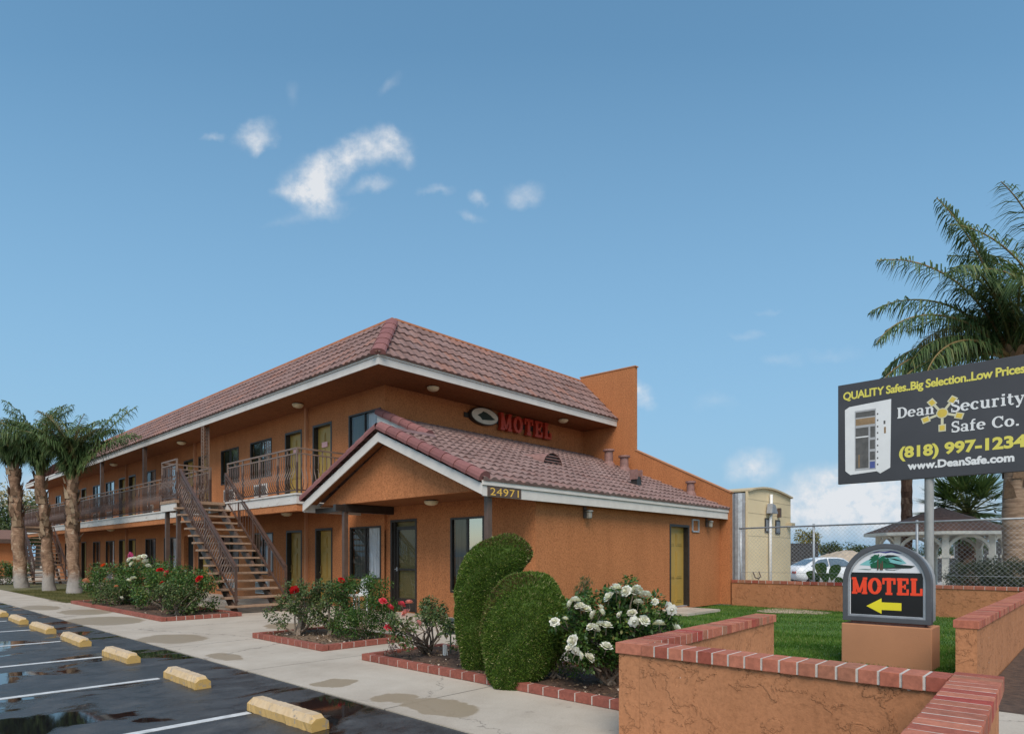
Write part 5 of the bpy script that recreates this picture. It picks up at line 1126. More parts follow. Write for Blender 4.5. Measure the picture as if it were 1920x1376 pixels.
# middle bed
rose('rose_bush', 'rose bush with one large red bloom at the front of the middle bed', 'rose bush', (5.75, 10.75, .06), .52, .28, 1.0, 34, 3000, 'leaf_rose_dull', [(at(552, 1106, 11.2), 'red', .075)], 9, leaf=(.035, .065), spr=.11, extra=[at(u, v, 11.9) for u, v in ((560, 1120), (570, 1130), (575, 1160), (565, 1165), (590, 1115), (600, 1140))], trunk=.026)
rose('rose_bush', 'rose bush with one small red bloom in front of the porch post', 'rose bush', (6.2, 10.35, .06), .52, .30, 1.0, 34, 3200, 'leaf_rose_dull', [(at(640, 1088, 11.2), 'red', .055)], 9, leaf=(.035, .065), spr=.11, trunk=.026)
rose('shrub', 'dense fine-leaved green shrub below the office window', 'shrub', (6.4, 9.6, .06), .60, .12, 1.08, 70, 11000, 'leaf_green', [], 10, leaf=(.025, .05), spr=.15, gap=.1)
# long bed by the stair
LB = 'rose bushes in the long bed left of the stair'
rose('rose_bush', 'dark leafy rose bush with one orange bloom at the left end of the bed', 'rose bush', (5.95, 22.7, .06), .8, .25, 1.15, 54, 4400, 'leaf_rose', [(at(194, 1060, 19.0), 'orange', .08), (at(161, 1089, 18.9), 'peach', .085)], 12, leaf=(.05, .09), spr=.2, group=LB, trunk=.03)
rose('rose_bush', 'tall rose bush topped with a cluster of white blooms in the long bed', 'rose bush', (6.25, 20.3, .06), .8, .3, 1.32, 54, 4600, 'leaf_rose', [(at(u, v, 17.5), 'white', .07) for u, v in ((243, 1049), (252, 1047), (261, 1048), (262, 1044), (272, 1052), (278, 1061), (247, 1057), (270, 1043), (241, 1088), (250, 1084))] + [(at(244, 1041, 17.6), 'magenta', .08)], 12, leaf=(.05, .09), spr=.2, group=LB, trunk=.03)
rose('rose_bush', 'leafy rose bush with red and pink blooms in the middle of the long bed', 'rose bush', (6.15, 18.7, .06), .8, .25, 1.18, 54, 4600, 'leaf_rose', [(at(300, 1069, 16.3), 'red', .075), (at(313, 1075, 16.3), 'pink', .085), (at(305, 1093, 16.2), 'red', .07)], 12, leaf=(.05, .085), spr=.19, group=LB, trunk=.03)
rose('rose_bush', 'leafy rose bush with one red bloom beside the foot of the stair', 'rose bush', (6.2, 17.1, .06), .7, .2, 1.05, 48, 4000, 'leaf_rose', [(at(374, 1085, 15.3), 'red', .085)], 12, leaf=(.045, .08), spr=.18, group=LB, trunk=.03)
rose('rose_bush', 'low olive rose bush with tiny pale blooms in the long bed', 'rose bush', (5.7, 21.3, .06), .6, .12, .8, 40, 3000, 'leaf_rose_dull', [(at(228, 1120, 17.6), 'white', .04), (at(218, 1099, 17.7), 'peach', .05)], 8, leaf=(.045, .08), spr=.18, group=LB)
rose('rose_bush', 'low sparse rose bush with pale canes at the front corner of the long bed', 'rose bush', (5.75, 16.7, .06), .6, .15, .75, 34, 2400, 'leaf_rose_dull', [], 9, leaf=(.045, .08), spr=.17, group=LB, trunk=.026)
rose('shrub', 'low dark green shrub at the left edge of the photo below the orange building', 'shrub', at(6, 1098, 33)[:2] + (0,), 1.3, .1, 1.05, 40, 3000, 'leaf_rose', [], 8, leaf=(.07, .12), spr=.3)
# garden lantern and its white stake
t = thing('garden_lantern', 'dark tiered garden lantern in the front bed', 'garden lantern', (6.24, 7.1, .06)); mb = MB()
q0 = Vector((6.24, 7.1, .06)); mb.lathe(q0, [(.012, 0), (.012, .28), (.05, .29), (.05, .40)], 10); mb.build('stem', 'verdigris', t)
mb = MB()
for k in range(4): mb.lathe(q0 + Vector((0, 0, .29 + k * .05)), [(.052, .03), (.098 - .008 * k, .012), (.098 - .008 * k, 0), (.05, .0)], 16)
mb.lathe(q0 + Vector((0, 0, .48)), [(.085, 0), (.075, .02), (.03, .04), (0, .045)], 16); mb.build('louvred_shade', 'verdigris', t)
t = link('plant_stake', MB().box(-.02, .02, -.012, .012, 0, .16).bar((.05, 0, 0), (.03, 0, .15), .02, .012).mesh('plant_stake', 'white_plastic')); t.location = (6.05, 7.02, .06); tag(t, 'small white stake stuck in the soil before the lantern', 'plant stake')
# white chair on the porch
t = thing('garden_chair', 'white plastic chair on the porch under the office window, mostly hidden by shrubs', 'chair', (8.9, 13.0, 0)); c0 = Vector((9.35, 14.35, .035)); t.location = c0
mb = MB(); mb.box(-.23, .23, -.22, .22, .42, .46); mb.build('seat', 'white_plastic', t, local=True, bevel=.01)
mb = MB(); mb.bar((.21, 0, .46), (.30, 0, .88), .44, .03, (0, 1, 0)); 
mb = MB(); mb.add([(x_, y_, z_) for z_, xo in ((.46, .20), (.88, .30)) for x_ in (xo, xo + .03) for y_ in (-.22, .22)], [(0, 1, 3, 2), (4, 6, 7, 5), (0, 4, 5, 1), (2, 3, 7, 6), (0, 2, 6, 4), (1, 5, 7, 3)]); mb.build('backrest', 'white_plastic', t, local=True, bevel=.008)
for x_ in (-.2, .2):
    for y_ in (-.19, .19): mb = MB(); mb.bar((x_, y_, 0), (x_ * .95, y_ * .95, .42), .045, .045); mb.build('leg', 'white_plastic', t, local=True)
for y_ in (-.24, .24): mb = MB(); mb.bar((-.2, y_, .64), (.24, y_, .66), .04, .03).bar((-.2, y_, .43), (-.2, y_, .64), .03, .03); mb.build('armrest', 'white_plastic', t, local=True)
# ------------------------------------------------------------ palms
def feather_palm(label, base, h, rt, nf, fl, elev=(20, 80), lean=(0, 0), group=None, lf=(.45, .65), dense=56, m='palm_leaf', seedf=(), name='palm_tree', flare=1.35, droop=1.0, lw=.032, trunk='palm_peel', boots=46, hang=1.0, lump=.10, skirt=0):
    t = thing(name, label, 'palm tree', base, 0, group); b = Vector(base); top = b + Vector((lean[0], lean[1], h))
    mb = MB(); n = 34; K = 16; ph = RNG.random() * 6
    for i in range(n + 1):
        f = i / n; c = b.lerp(top, f) + Vector((.03 * math.sin(f * 5 + ph), .03 * math.cos(f * 4 + ph), 0)); r = rt * (1 + (flare - 1) * math.exp(-f * h * 1.6)) * (1 - .12 * f) * (1 + .06 * math.sin(f * 9 + ph)) * (1 + (.035 if i % 2 else -.02)) * (1 + .12 * max(0, f - .75))
        mb.v += [tuple(c + Vector((math.cos(2 * PI * k / K), math.sin(2 * PI * k / K), 0)) * r * (1 + RNG.normal() * .02 + lump * math.sin(f * 23 + 2.1 * math.sin(2 * PI * k / K + ph) + ph))) for k in range(K)]
    for i in range(n):
        for k in range(K): mb.f.append((i * K + k, i * K + (k + 1) % K, (i + 1) * K + (k + 1) % K, (i + 1) * K + k)); mb.r.append(.5)
    mb.build('trunk', trunk, t, smooth=True, fix=False)
    # old leaf bases hugging the upper trunk
    mb = MB()
    for k in range(boots):
        f = RNG.uniform(.30, 1.0) ** .7; a = RNG.random() * 2 * PI; c = b.lerp(top, f); o = Vector((math.cos(a), math.sin(a), 0)); s = Vector((-o.y, o.x, 0)); r = rt * .97; hh = RNG.uniform(.25, .5) * min(1.3, rt / .22); w = rt * RNG.uniform(.35, .6)
        mb.add([c + o * r - s * w, c + o * r + s * w, c + o * (r + .05) + s * w * .7 + Vector((0, 0, hh * .55)), c + o * (r + .05) - s * w * .7 + Vector((0, 0, hh * .55)), c + o * (r + .07 + RNG.random() * .12) + Vector((0, 0, hh))], [(0, 1, 2, 3), (3, 2, 4)], float(RNG.random()))
    for k in range(skirt):       # dry curled leaf bases splaying out under the crown
        a = RNG.random() * 2 * PI; o = Vector((math.cos(a), math.sin(a), 0)); s_ = Vector((-o.y, o.x, 0)); c = top + Vector((0, 0, -.35 + RNG.random() * .5)); L0 = RNG.uniform(.7, 1.5); w = rt * RNG.uniform(.25, .5); rv = float(RNG.random()); el = R(RNG.uniform(25, 75)); pp = []
        for f in np.linspace(0, 1, 6):
            q = c + o * (rt * .8 + L0 * f * math.cos(el)) + Vector((0, 0, L0 * f * math.sin(el) - .5 * L0 * f * f)); ww = w * (1 - .85 * f); pp += [q - s_ * ww + Vector((0, 0, ww * .5)), q, q + s_ * ww + Vector((0, 0, ww * .5))]
        mb.add(pp, [(3 * i + j, 3 * i + j + 1, 3 * i + 4 + j, 3 * i + 3 + j) for i in range(5) for j in (0, 1)], rv)
    mb.build('leaf_bases', 'palm_boot', t, fix=False)
    st = MB(); PP, DD, SS, LL, RR = [], [], [], [], []
    fr = [(360 * i / nf * 2.618 + RNG.normal() * 8, elev[0] + (elev[1] - elev[0]) * ((i * .618) % 1), fl * RNG.uniform(.66, 1.15), droop * RNG.uniform(.75, 1.2)) for i in range(nf)] + [tuple(q) for q in seedf]
    for az, el, L0, *dr in fr:
        droop_ = dr[0] if dr else droop
        a, e = R(az), R(el); hd = Vector((math.cos(a), math.sin(a), 0)); p = top + hd * rt * .5 + Vector((0, 0, -.05)); pts = [p]; N_ = 22
        for i in range(N_):
            f = i / N_; ee = e - droop_ * (f ** 1.5) * (R(70) + .5 * (R(90) - e) * .9); d = hd * math.cos(ee) + Vector((0, 0, math.sin(ee))); p = p + d * (L0 / N_); pts.append(p)
        rv = float(RNG.random()); st.tube(pts, [rt * .14 * (1 - .85 * i / N_) + .006 for i in range(N_ + 1)], 5, rnd=rv)
        A = np.array(pts); tt = np.linspace(.14, .995, dense); idx = tt * N_; i0 = np.minimum(idx.astype(int), N_ - 1); P0 = A[i0] + (A[i0 + 1] - A[i0]) * (idx - i0)[:, None]; T_ = unit(A[i0 + 1] - A[i0]); sd = unit(np.cross(T_, np.array([0, 0, 1.]) + T_ * .01))
        dead = RNG.random() < .04
        for sg in (-1, 1):
            dz = RNG.uniform(-.9, .35, dense) - .45 * (hang - 1); D = unit(sd * sg + T_ * (.55 + .3 * RNG.random((dense, 1))) + np.stack([np.zeros(dense), np.zeros(dense), dz], 1)); Ln = RNG.uniform(*lf, dense) * (np.sin(np.clip(tt * 1.02, 0, 1) * PI) ** .45 * .85 + .2)
            PP.append(P0); DD.append(D); LL.append(Ln); RR.append(np.clip(RNG.normal(.45, .22, dense), 0, .9) if not dead else RNG.uniform(.9, 1, dense))
    st.build('stalks', 'palm_stalk', t, fix=False)
    P, D, L_, r = (np.concatenate(x) for x in (PP, DD, LL, RR)); L_ = L_[:, None]; n = len(P)
    S = unit(np.cross(D, np.array([0, 0, 1.]) + .4 * rdir(n))) * (lw / 2)
    D2_ = unit(D + np.array([0, 0, -1.]) * (.55 + .6 * RNG.random((n, 1))) * droop * hang); M = P + D * L_ * .5; E = M + D2_ * L_ * .55
    V = np.stack([P + S * .5, P - S * .5, M - S, M + S, E + S * .12, E - S * .12], 1).reshape(-1, 3); i = np.arange(n)[:, None] * 6
    F = np.concatenate([i + [0, 1, 2, 3], i + [3, 2, 5, 4]], 1).reshape(-1, 4)
    link('crown', fastmesh('crown', V, F, np.repeat(r, 2), m), t)
    return t
PG = 'feather palms on the lawn strip by the parking bays'
feather_palm('wind-blown feather palm nearest the rose bed, right of the three at the left', (6.51, 29.86, 0), 4.5, .215, 30, 2.9, (82, 102), (-.1, .1), PG, lf=(.4, .65), dense=60, seedf=((-44, 62, 3.9, .35), (-38, 72, 3.7, .5), (-52, 55, 3.3, .6), (-30, 66, 3.3, .9), (135, 75, 3.0, 1.0)), droop=1.35, hang=1.2, lw=.034)
feather_palm('middle feather palm of the three at the left', (6.3, 32.87, 0), 4.9, .20, 30, 3.3, (82, 102), (-.35, .2), PG, lf=(.4, .7), dense=60, droop=1.4, hang=1.25, lw=.034)
feather_palm('feather palm at the left with the darkest drooping crown, beside the far stair', (6.02, 37.12, 0), 5.6, .25, 34, 2.9, (76, 100), (-.3, .3), PG, lf=(.45, .75), dense=60, droop=2.0, hang=1.4, lw=.034)
feather_palm('feather palm at the very left edge, only frond tips showing', (3.6, 41.5, 0), 5.9, .25, 16, 2.7, (0, 70), (0, 0), PG, dense=44, droop=1.2)
RG = 'tall feather palms behind the billboard'
feather_palm('tall feather palm whose crown rises above the billboard at the right edge', (23.55, 1.95, -.05), 7.35, .30, 20, 4.0, (25, 88), (0, 0), RG, lf=(.55, .9), dense=84, seedf=((126, 80, 5.3, .45), (131, 66, 5.2, .95), (116, 84, 5.2, .5), (122, 58, 4.6, 1.1), (136, 44, 4.7, 1.15), (128, 18, 5.0, 1.05), (138, 10, 4.6, .8), (150, 22, 4.3), (165, 60, 4.6)), droop=1.15, flare=1.1, lw=.038, trunk='palm_trunk', boots=34, hang=1.45, lump=.02, skirt=16)
feather_palm('second feather palm trunk cut by the right edge behind the billboard', (24.2, 1.0, -.05), 7.6, .30, 26, 4.8, (15, 88), (.2, -.2), RG, lf=(.6, .95), dense=80, droop=.8, flare=1.1, lw=.042, trunk='palm_trunk', boots=20, hang=1.3, lump=.02)
def fan_palm(label, base, h, rt, nf, fl, blade, group=None, elev=(-35, 80)):
    t = thing('fan_palm', label, 'palm tree', base, 0, group); b = Vector(base); mb = MB(); n = 26; K = 14
    for i in range(n + 1):
        f = i / n; mb.v += [tuple(b + Vector((rt * (1 + .10 * (i % 2)) * math.cos(2 * PI * (k + .5 * (i % 2)) / K), rt * (1 + .10 * (i % 2)) * math.sin(2 * PI * (k + .5 * (i % 2)) / K), f * h))) for k in range(K)]
    for i in range(n):
        for k in range(K): mb.f.append((i * K + k, i * K + (k + 1) % K, (i + 1) * K + (k + 1) % K, (i + 1) * K + k)); mb.r.append(float(RNG.random()))
    mb.build('trunk', 'fan_trunk', t, fix=False)
    st = MB(); PP, DD, LL, RR = [], [], [], []
    for i in range(nf):
        a = R(360 * i / nf * 2.618 + RNG.normal() * 10); e = R(elev[0] + (elev[1] - elev[0]) * ((i * .618) % 1)); hd = Vector((math.cos(a) * math.cos(e), math.sin(a) * math.cos(e), math.sin(e)))
        c0 = b + Vector((0, 0, h)); tip = c0 + hd * fl * RNG.uniform(.7, 1.05); st.tube([c0, c0.lerp(tip, .5) + Vector((0, 0, .05)), tip], [.03, .02, .012], 5)
        sd = hd.cross(Vector((0, 0, 1))).normalized(); nn = 26
        for k in range(nn):
            w = R(-105 + 210 * k / (nn - 1)); d = hd * math.cos(w) + sd * math.sin(w) + Vector((0, 0, -.12 + RNG.normal() * .06)); PP.append(tip); DD.append(d.normalized()); LL.append(blade * (1 - .25 * abs(w) / 2) * RNG.uniform(.88, 1.05)); RR.append(min(.9, max(0, RNG.normal(.5, .2))))
    st.build('stalks', 'palm_stalk', t, fix=False)
    P, D = np.array(PP), np.array(DD); n = len(P); S = unit(np.cross(D, np.array([0, 0, 1.]) + .25 * rdir(n))); L_ = np.array(LL); V, F = leaves(P, D, S, L_, .075, .05)
    link('crown', fastmesh('crown', V, F, np.repeat(RR, 2), 'palm_leaf'), t); return t
rndmat('fan_trunk', [(0, (.08, .038, .025)), (.6, (.15, .075, .048)), (1, (.24, .14, .09))], .95, .3, 14, .5)
fan_palm('bushy green fan palm behind the white gazebo', (31.9, 4.2, 0), 3.25, .33, 90, 1.25, 1.2, elev=(-50, 75))
fan_palm('slim brown palm trunk behind the gazebo, its crown hidden by the billboard', (27.7, 5.55, 0), 6.0, .18, 18, .5, .5)
# strap-leaved plant by the fence
t = thing('strap_leaf_plant', 'broad paddle-leaved plant in front of the white car by the fence', 'plant', (19.75, 5.9, 0)); mb = MB(); stm = MB()
for (u, v, u2, v2, w) in ((1548, 1090, 1530, 1050, 8), (1545, 1090, 1538, 1048, 10), (1555, 1092, 1572, 1052, 10), (1560, 1094, 1585, 1082, 9), (1540, 1092, 1512, 1066, 8), (1552, 1094, 1545, 1070, 9), (1538, 1092, 1524, 1075, 7), (1565, 1094, 1596, 1088, 8)):
    A_, B_ = Vector(at(u, v + 8, 18.7)), Vector(at(u2, v2, 18.5)); ww = w * 18.6 / 1191.5; ax = (B_ - A_); sd = ax.cross(Vector((math.cos(YAW), math.sin(YAW), .3)) + Vector(rdir(1)[0]) * .3).normalized(); rv = float(RNG.random())
    stm.tube([A_ - Vector((0, 0, .5)), A_, A_.lerp(B_, .4)], [.018, .014, .010], 5); K = 8; rows = []
    for k in range(K + 1):
        f = k / K; c = A_.lerp(B_, .25 + .75 * f) + Vector((0, 0, -.10 * f * f)); hw = ww * (math.sin(PI * min(1, f * .96 + .03)) ** .7); rows.append((c - sd * hw + Vector((0, 0, hw * .4)), c, c + sd * hw + Vector((0, 0, hw * .4))))
    mb.add([p for r_ in rows for p in r_], [(3 * k + j, 3 * k + j + 1, 3 * k + 4 + j, 3 * k + 3 + j) for k in range(K) for j in (0, 1)], rv)
stm.build('stems', 'palm_stalk', t, fix=False); mb.build('leaves', 'leaf_green', t, fix=False, smooth=True)
# shrubs behind the back wall at the right
SG = 'grey-green shrubs behind the back garden wall'
for (u, D_, R_, h, lab) in ((1822, 18.3, .8, 1.25, 'loose grey-green shrub in front of the gazebo posts'), (1868, 17.6, .95, 1.35, 'larger grey-green shrub in front of the tall palm trunks'), (1925, 17.0, .9, 1.3, 'grey-green shrub cut by the right edge behind the back wall')):
    p = at(u, 1100, D_); rose('shrub', lab, 'shrub', (p[0], p[1], -.03), R_, .3, h, 60, 4200, 'leaf_grey', [], 12, leaf=(.04, .075), spr=.2, group=SG, trunk=.02) if 'leaf_grey' in MATS or rndmat('leaf_grey', [(0, (.022, .034, .020)), (.6, (.050, .066, .040)), (1, (.10, .105, .06))], .6, spec=.2, trans=.2) else None
# ------------------------------------------------------------ grass
def blades(name, boxes, n, h, m, dens=None):
    P = []
    for (x0, x1, y0, y1, w) in boxes: k = int(n * w); P.append(np.stack([RNG.uniform(x0, x1, k), RNG.uniform(y0, y1, k), np.full(k, -.036 if m == 'grass' else .01)], 1))
    P = np.concatenate(P); k = len(P); patch = np.sin(P[:, 0] * 1.1 + 1) * np.sin(P[:, 1] * 1.7) + .5 * np.sin(P[:, 0] * 2.7 + P[:, 1] * 3.1)
    D = unit(rdir(k) * .55 + np.array([0, 0, 1.])); L_ = RNG.uniform(.6, 1.15, k) * h * (1 + .2 * patch); S = unit(np.cross(D, rdir(k))) * .0035 * 2
    V = np.stack([P - S, P + S, P + D * L_[:, None]], 1).reshape(-1, 3); F = np.arange(3 * k).reshape(-1, 3)
    band = np.sin((P[:, 0] * .9 + P[:, 1] * .45) * 4.2 + .8 * np.sin(P[:, 1] * 1.3)); r = np.clip(.42 + .12 * patch + .22 * band + RNG.normal(0, .16, k), 0, .9); r[RNG.random(k) < .03] = 1
    return struct(link(name, fastmesh(name, V, F, r, m)), 'stuff')
blades('grass', [(4.6, 8.4, 1.2, 2.92, .16), (8.36, 13, 1.2, 8.85, .54), (13, 19, 1.2, 8.85, .30)], 120000, .05, 'grass')
blades('grass', [(5.07, 8.3, 24.3, 34, 1.0)], 26000, .06, 'grass_dry')
# ------------------------------------------------------------ neighbours behind the wall
t = thing('storage_shed', 'beige shed with a shallow curved roof and corrugated steel side', 'shed', (23.6, 9.1, 0))
xa, xb, ya, yb = 21.63, 25.7, 9.1, 14.0; zc = lambda x: 3.74 + .20 * math.sin(PI * ((x - xa) / (xb - xa)) ** .85)
arcx = [xa + (xb - xa) * k / 16 for k in range(17)]
mb = MB(); mb.prism([(xa, 0)] + [(x, zc(x)) for x in arcx] + [(xb, 0)], lambda a, b, d: (a, ya + d, b), 0, .08); mb.build('front_wall', 'beige_wall', t)
plain('beige_trim', (0.50, 0.41, 0.27), 0.7, 0.08, 2)
mb = MB(); mb.prism([(x, zc(x)) for x in arcx] + [(x, zc(x) + .06) for x in reversed(arcx)], lambda a, b, d: (a, ya + d, b), -.10, yb - ya); mb.build('roof', 'beige_trim', t)
mb = MB(); n = 44
prof = [(ya + .09 + (yb - ya - .1) * k / n, (.035, .035, -.035, -.035)[k % 4]) for k in range(n + 1)]
mb.add([(xa - .04 + o, y, z) for z in (0, zc(xa) - .05) for y, o in prof], [(k, k + 1, n + 2 + k, n + 1 + k) for k in range(n)]); mb.build('corrugated_side', 'galv', t, fix=False)
mb = MB(); mb.box(xb - .0, xb + .03, ya + .1, yb, 0, zc(xb) - .02); mb.build('side_wall', 'beige_wall', t)
for (x0, x1, z0, z1) in ((23.1, 23.45, 2.35, 2.88), (24.1, 24.55, 2.32, 2.85)):
    mb = MB(); mb.box(x0, x1, ya - .03, ya - .002, z0, z1); w_ = mb.build('window', 'frame_dark', t); mb = MB(); mb.box(x0 + .06, x1 - .06, ya - .036, ya - .031, z0 + .06, z1 - .06); mb.build('pane', 'grey_window', w_, local=True)
mb = MB(); mb.tube([(23.42, ya - .09, 0), (23.42, ya - .09, 2.9), (23.5, ya - .09, 3.0), (23.5, ya - .09, 3.75)], .055, 8); mb.build('drain_pipe', 'white_plastic', t, smooth=True)
mb = MB(); mb.prism([(23.15, 3.05), (23.75, 3.05), (23.5, 3.35), (23.25, 3.4)], lambda a, b, d: (a, ya - .25 + d, b), 0, .2); mb.build('floodlight', 'metal_grey', t)
mb = MB(); mb.box(24.3, 24.42, ya - .12, ya - .002, 2.95, 3.3); mb.build('junction_box', 'brown_paint', t)
mb = MB(); mb.box(25.25, 25.62, ya - .2, ya - .002, 2.66, 2.78); mb.build('bracket_shelf', 'beige_trim', t)
mb = MB(); mb.tube([(21.95, ya - .05, .95), (21.97, ya - .12, .75), (22.2, ya - .14, .70), (22.45, ya - .12, .78), (22.46, ya - .05, .95)], .022, 6); mb.build('hose_hook', 'brown_paint', t)
for z in (3.48, 3.0, 2.2): mb = MB(); mb.box(xa, xb, ya - .006, ya - .0005, z, z + .018); mb.build('seam', 'beige_trim', t)
# gazebo
gc = Vector((27.29, 4.44, -.03)); t = thing('gazebo', 'white open gazebo with arched brackets and brown shingle roof', 'gazebo', gc)
Rr, Rp = 2.4, 1.9; ang = [PI / 4 * k + .25 for k in range(8)]
mb = MB(); mb.add([gc + Vector((Rr * math.cos(a), Rr * math.sin(a), 2.36)) for a in ang] + [gc + Vector((0, 0, 3.30))], [(k, (k + 1) % 8, 8) for k in range(8)]); mb.build('roof', 'shingle', t, fix=False)
mb = MB(); n = 8; mb.add([gc + Vector((Rr * math.cos(a) * s, Rr * math.sin(a) * s, z)) for s, z in ((1, 2.355), (1, 2.25), (.80, 2.25)) for a in ang], [(j * 8 + k, j * 8 + (k + 1) % 8, (j + 1) * 8 + (k + 1) % 8, (j + 1) * 8 + k) for j in (0, 1) for k in range(8)]); mb.build('eave_board', 'gazebo_white', t, fix=False)
for k, a in enumerate(ang):
    p = gc + Vector((Rp * math.cos(a), Rp * math.sin(a), 0)); mb = MB(); mb.box(p.x - .09, p.x + .09, p.y - .09, p.y + .09, 0, 2.3).box(p.x - .13, p.x + .13, p.y - .13, p.y + .13, 1.45, 1.55); mb.build('post', 'gazebo_white', t)
    a2 = ang[(k + 1) % 8]; p2 = gc + Vector((Rp * math.cos(a2), Rp * math.sin(a2), 0)); mb = MB(); d = (p2 - p); 
    for A_, B_ in ((p, p2), (p2, p)):
        path = [A_ + (B_ - A_) * (.5 * (1 - math.cos(R(90) * i / 8))) + Vector((0, 0, 1.5 + .72 * math.sin(R(90) * i / 8))) for i in range(9)]
        for i in range(8): mb.bar(path[i], path[i + 1], .07, .10)
    mb.bar(p + Vector((0, 0, 2.27)), p2 + Vector((0, 0, 2.27)), .10, .10); mb.build('arched_bracket', 'gazebo_white', t)
# white car
def car(label, loc, rz):
    t = thing('parked_car', label, 'car', loc, rz)
    low = [(-2.32, .42, .66, .80), (-2.25, .30, .92, .86), (-1.9, .22, 1.0, .90), (-1.2, .20, .98, .91), (0, .20, .95, .92), (1.0, .20, .93, .91), (1.7, .22, .86, .89), (2.15, .28, .74, .84), (2.32, .40, .60, .74)]
    mb = MB(); n = 10
    for x, z0, z1, w in low:
        sec = [(w * .86, z0), (w, z0 + .12), (w * 1.01, (z0 + z1) / 2), (w * .97, z1 - .07), (w * .86, z1)]; mb.v += [(x, y, z) for y, z in sec] + [(x, -y, z) for y, z in reversed(sec)]
    for i in range(len(low) - 1):
        for k in range(n): mb.f.append((i * n + k, i * n + (k + 1) % n, (i + 1) * n + (k + 1) % n, (i + 1) * n + k)); mb.r.append(.5)
    mb.f += [tuple(range(n)), tuple((len(low) - 1) * n + k for k in range(n))]; mb.r += [.5, .5]
    cab = [(-1.75, .98, 1.0, .80), (-1.05, .97, 1.36, .64), (-.5, .96, 1.46, .61), (.15, .95, 1.46, .61), (.5, .94, 1.40, .63), (1.15, .91, .94, .78)]; o = len(mb.v)
    for x, z0, z1, w in cab: mb.v += [(x, .83, z0 - .08), (x, w + .02, z1 - .06), (x, w * .9, z1), (x, -w * .9, z1), (x, -w - .02, z1 - .06), (x, -.83, z0 - .08)]
    for i in range(len(cab) - 1):
        for k in range(5): mb.f.append((o + i * 6 + k, o + i * 6 + k + 1, o + (i + 1) * 6 + k + 1, o + (i + 1) * 6 + k)); mb.r.append(.5)
    mb.build('body', 'car_paint', t, local=True, smooth=True)
    for sg in (-1, 1):
        for pts in (((-1.52, 1.0), (-1.02, 1.32), (-.50, 1.40), (-.50, 1.0)), ((-.42, 1.0), (-.42, 1.40), (.12, 1.40), (.45, 1.34), (.92, 1.0))):
            mb = MB(); yy = lambda z: sg * (.865 - .215 * (z - .95) / .45 + .012); mb.add([(x, yy(z), z) for x, z in pts], [tuple(range(len(pts)))]); mb.build('side_window', 'car_glass', t, local=True, fix=False)
        mb = MB(); mb.box(.62, .78, min(sg * .90, sg * 1.05), max(sg * .90, sg * 1.05), .97, 1.08); mb.build('wing_mirror', 'car_paint', t, local=True)
        for x in (-1.38, 1.38):
            mb = MB(); K = 26; mb.add([(x + r * math.cos(2 * PI * k / K), sg * y, .33 + r * math.sin(2 * PI * k / K)) for r, y in ((.21, .94), (.33, .93), (.34, .88), (.34, .70)) for k in range(K)], [(j * K + k, j * K + (k + 1) % K, (j + 1) * K + (k + 1) % K, (j + 1) * K + k) for j in range(3) for k in range(K)])
            w_ = mb.build('wheel', 'tyre', t, local=True, smooth=False); mb = MB(); mb.add([(x + .215 * math.cos(2 * PI * k / K), sg * .925, .33 + .215 * math.sin(2 * PI * k / K)) for k in range(K)], [tuple(range(K))]); mb.build('hub', 'tyre', w_, local=True)
            mb = MB()
            for k in range(10): a = 2 * PI * k / 10; mb.bar((x + .04 * math.cos(a), sg * .945, .33 + .04 * math.sin(a)), (x + .21 * math.cos(a), sg * .945, .33 + .21 * math.sin(a)), .035, .03, (0, 1, 0))
            mb.build('rim', 'rim', w_, local=True)
        for x, nm in ((-2.30, 'tail_light'), (2.26, 'headlight')):
            mb = MB(); mb.box(x - .04, x + .04, min(sg * .45, sg * .78), max(sg * .45, sg * .78), .60, .72); mb.build(nm, 'letter_red' if x < 0 else 'lamp_lens', t, local=True)
    mb = MB(); mb.add([(-1.70, .62, 1.03), (-1.70, -.62, 1.03), (-1.10, -.5, 1.36), (-1.10, .5, 1.36)], [(0, 1, 2, 3)]); mb.add([(1.12, .66, .99), (1.12, -.66, .99), (.56, -.52, 1.385), (.56, .52, 1.385)], [(0, 1, 2, 3)]); mb.build('windscreen', 'car_glass', t, local=True, fix=False)
    return t
cp_ = at(1553, 1092, 34.5); car('white saloon car parked on the lot beyond the chain-link fence', (cp_[0], cp_[1], -.03), YAW - R(90) + R(6))
mb = MB()
# screened yard fence, dirt heaps
def yard_fence(label, u0, u1, D_, z0, z1):
    a, b = Vector(at(u0, 1042, D_)), Vector(at(u1, 1042, D_)); a.z = b.z = 0; t = thing('yard_fence', label, 'fence', tuple((a + b) / 2), 0, 'dark screened yard fences far behind'); q = MB(); n = 8
    q.bar(a + Vector((0, 0, (z0 + z1) / 2)), b + Vector((0, 0, (z0 + z1) / 2)), .06, z1 - z0); q.build('screen', 'dark_screen', t)
    for k in range(n + 1): q = MB(); p = a.lerp(b, k / n); q.tube([p + Vector((.06, .06, -.1)), p + Vector((.06, .06, z1 + .15))], .04, 6); q.build('post', 'galv', t)
yard_fence('dark screened fence behind the white car', 1440, 1534, 60, 0, 2.7); yard_fence('dark screened fence seen through the gazebo', 1700, 1800, 60, -.05, 1.3); yard_fence('dark screened fence right of the gazebo', 1790, 1990, 75, 0, 3.2)
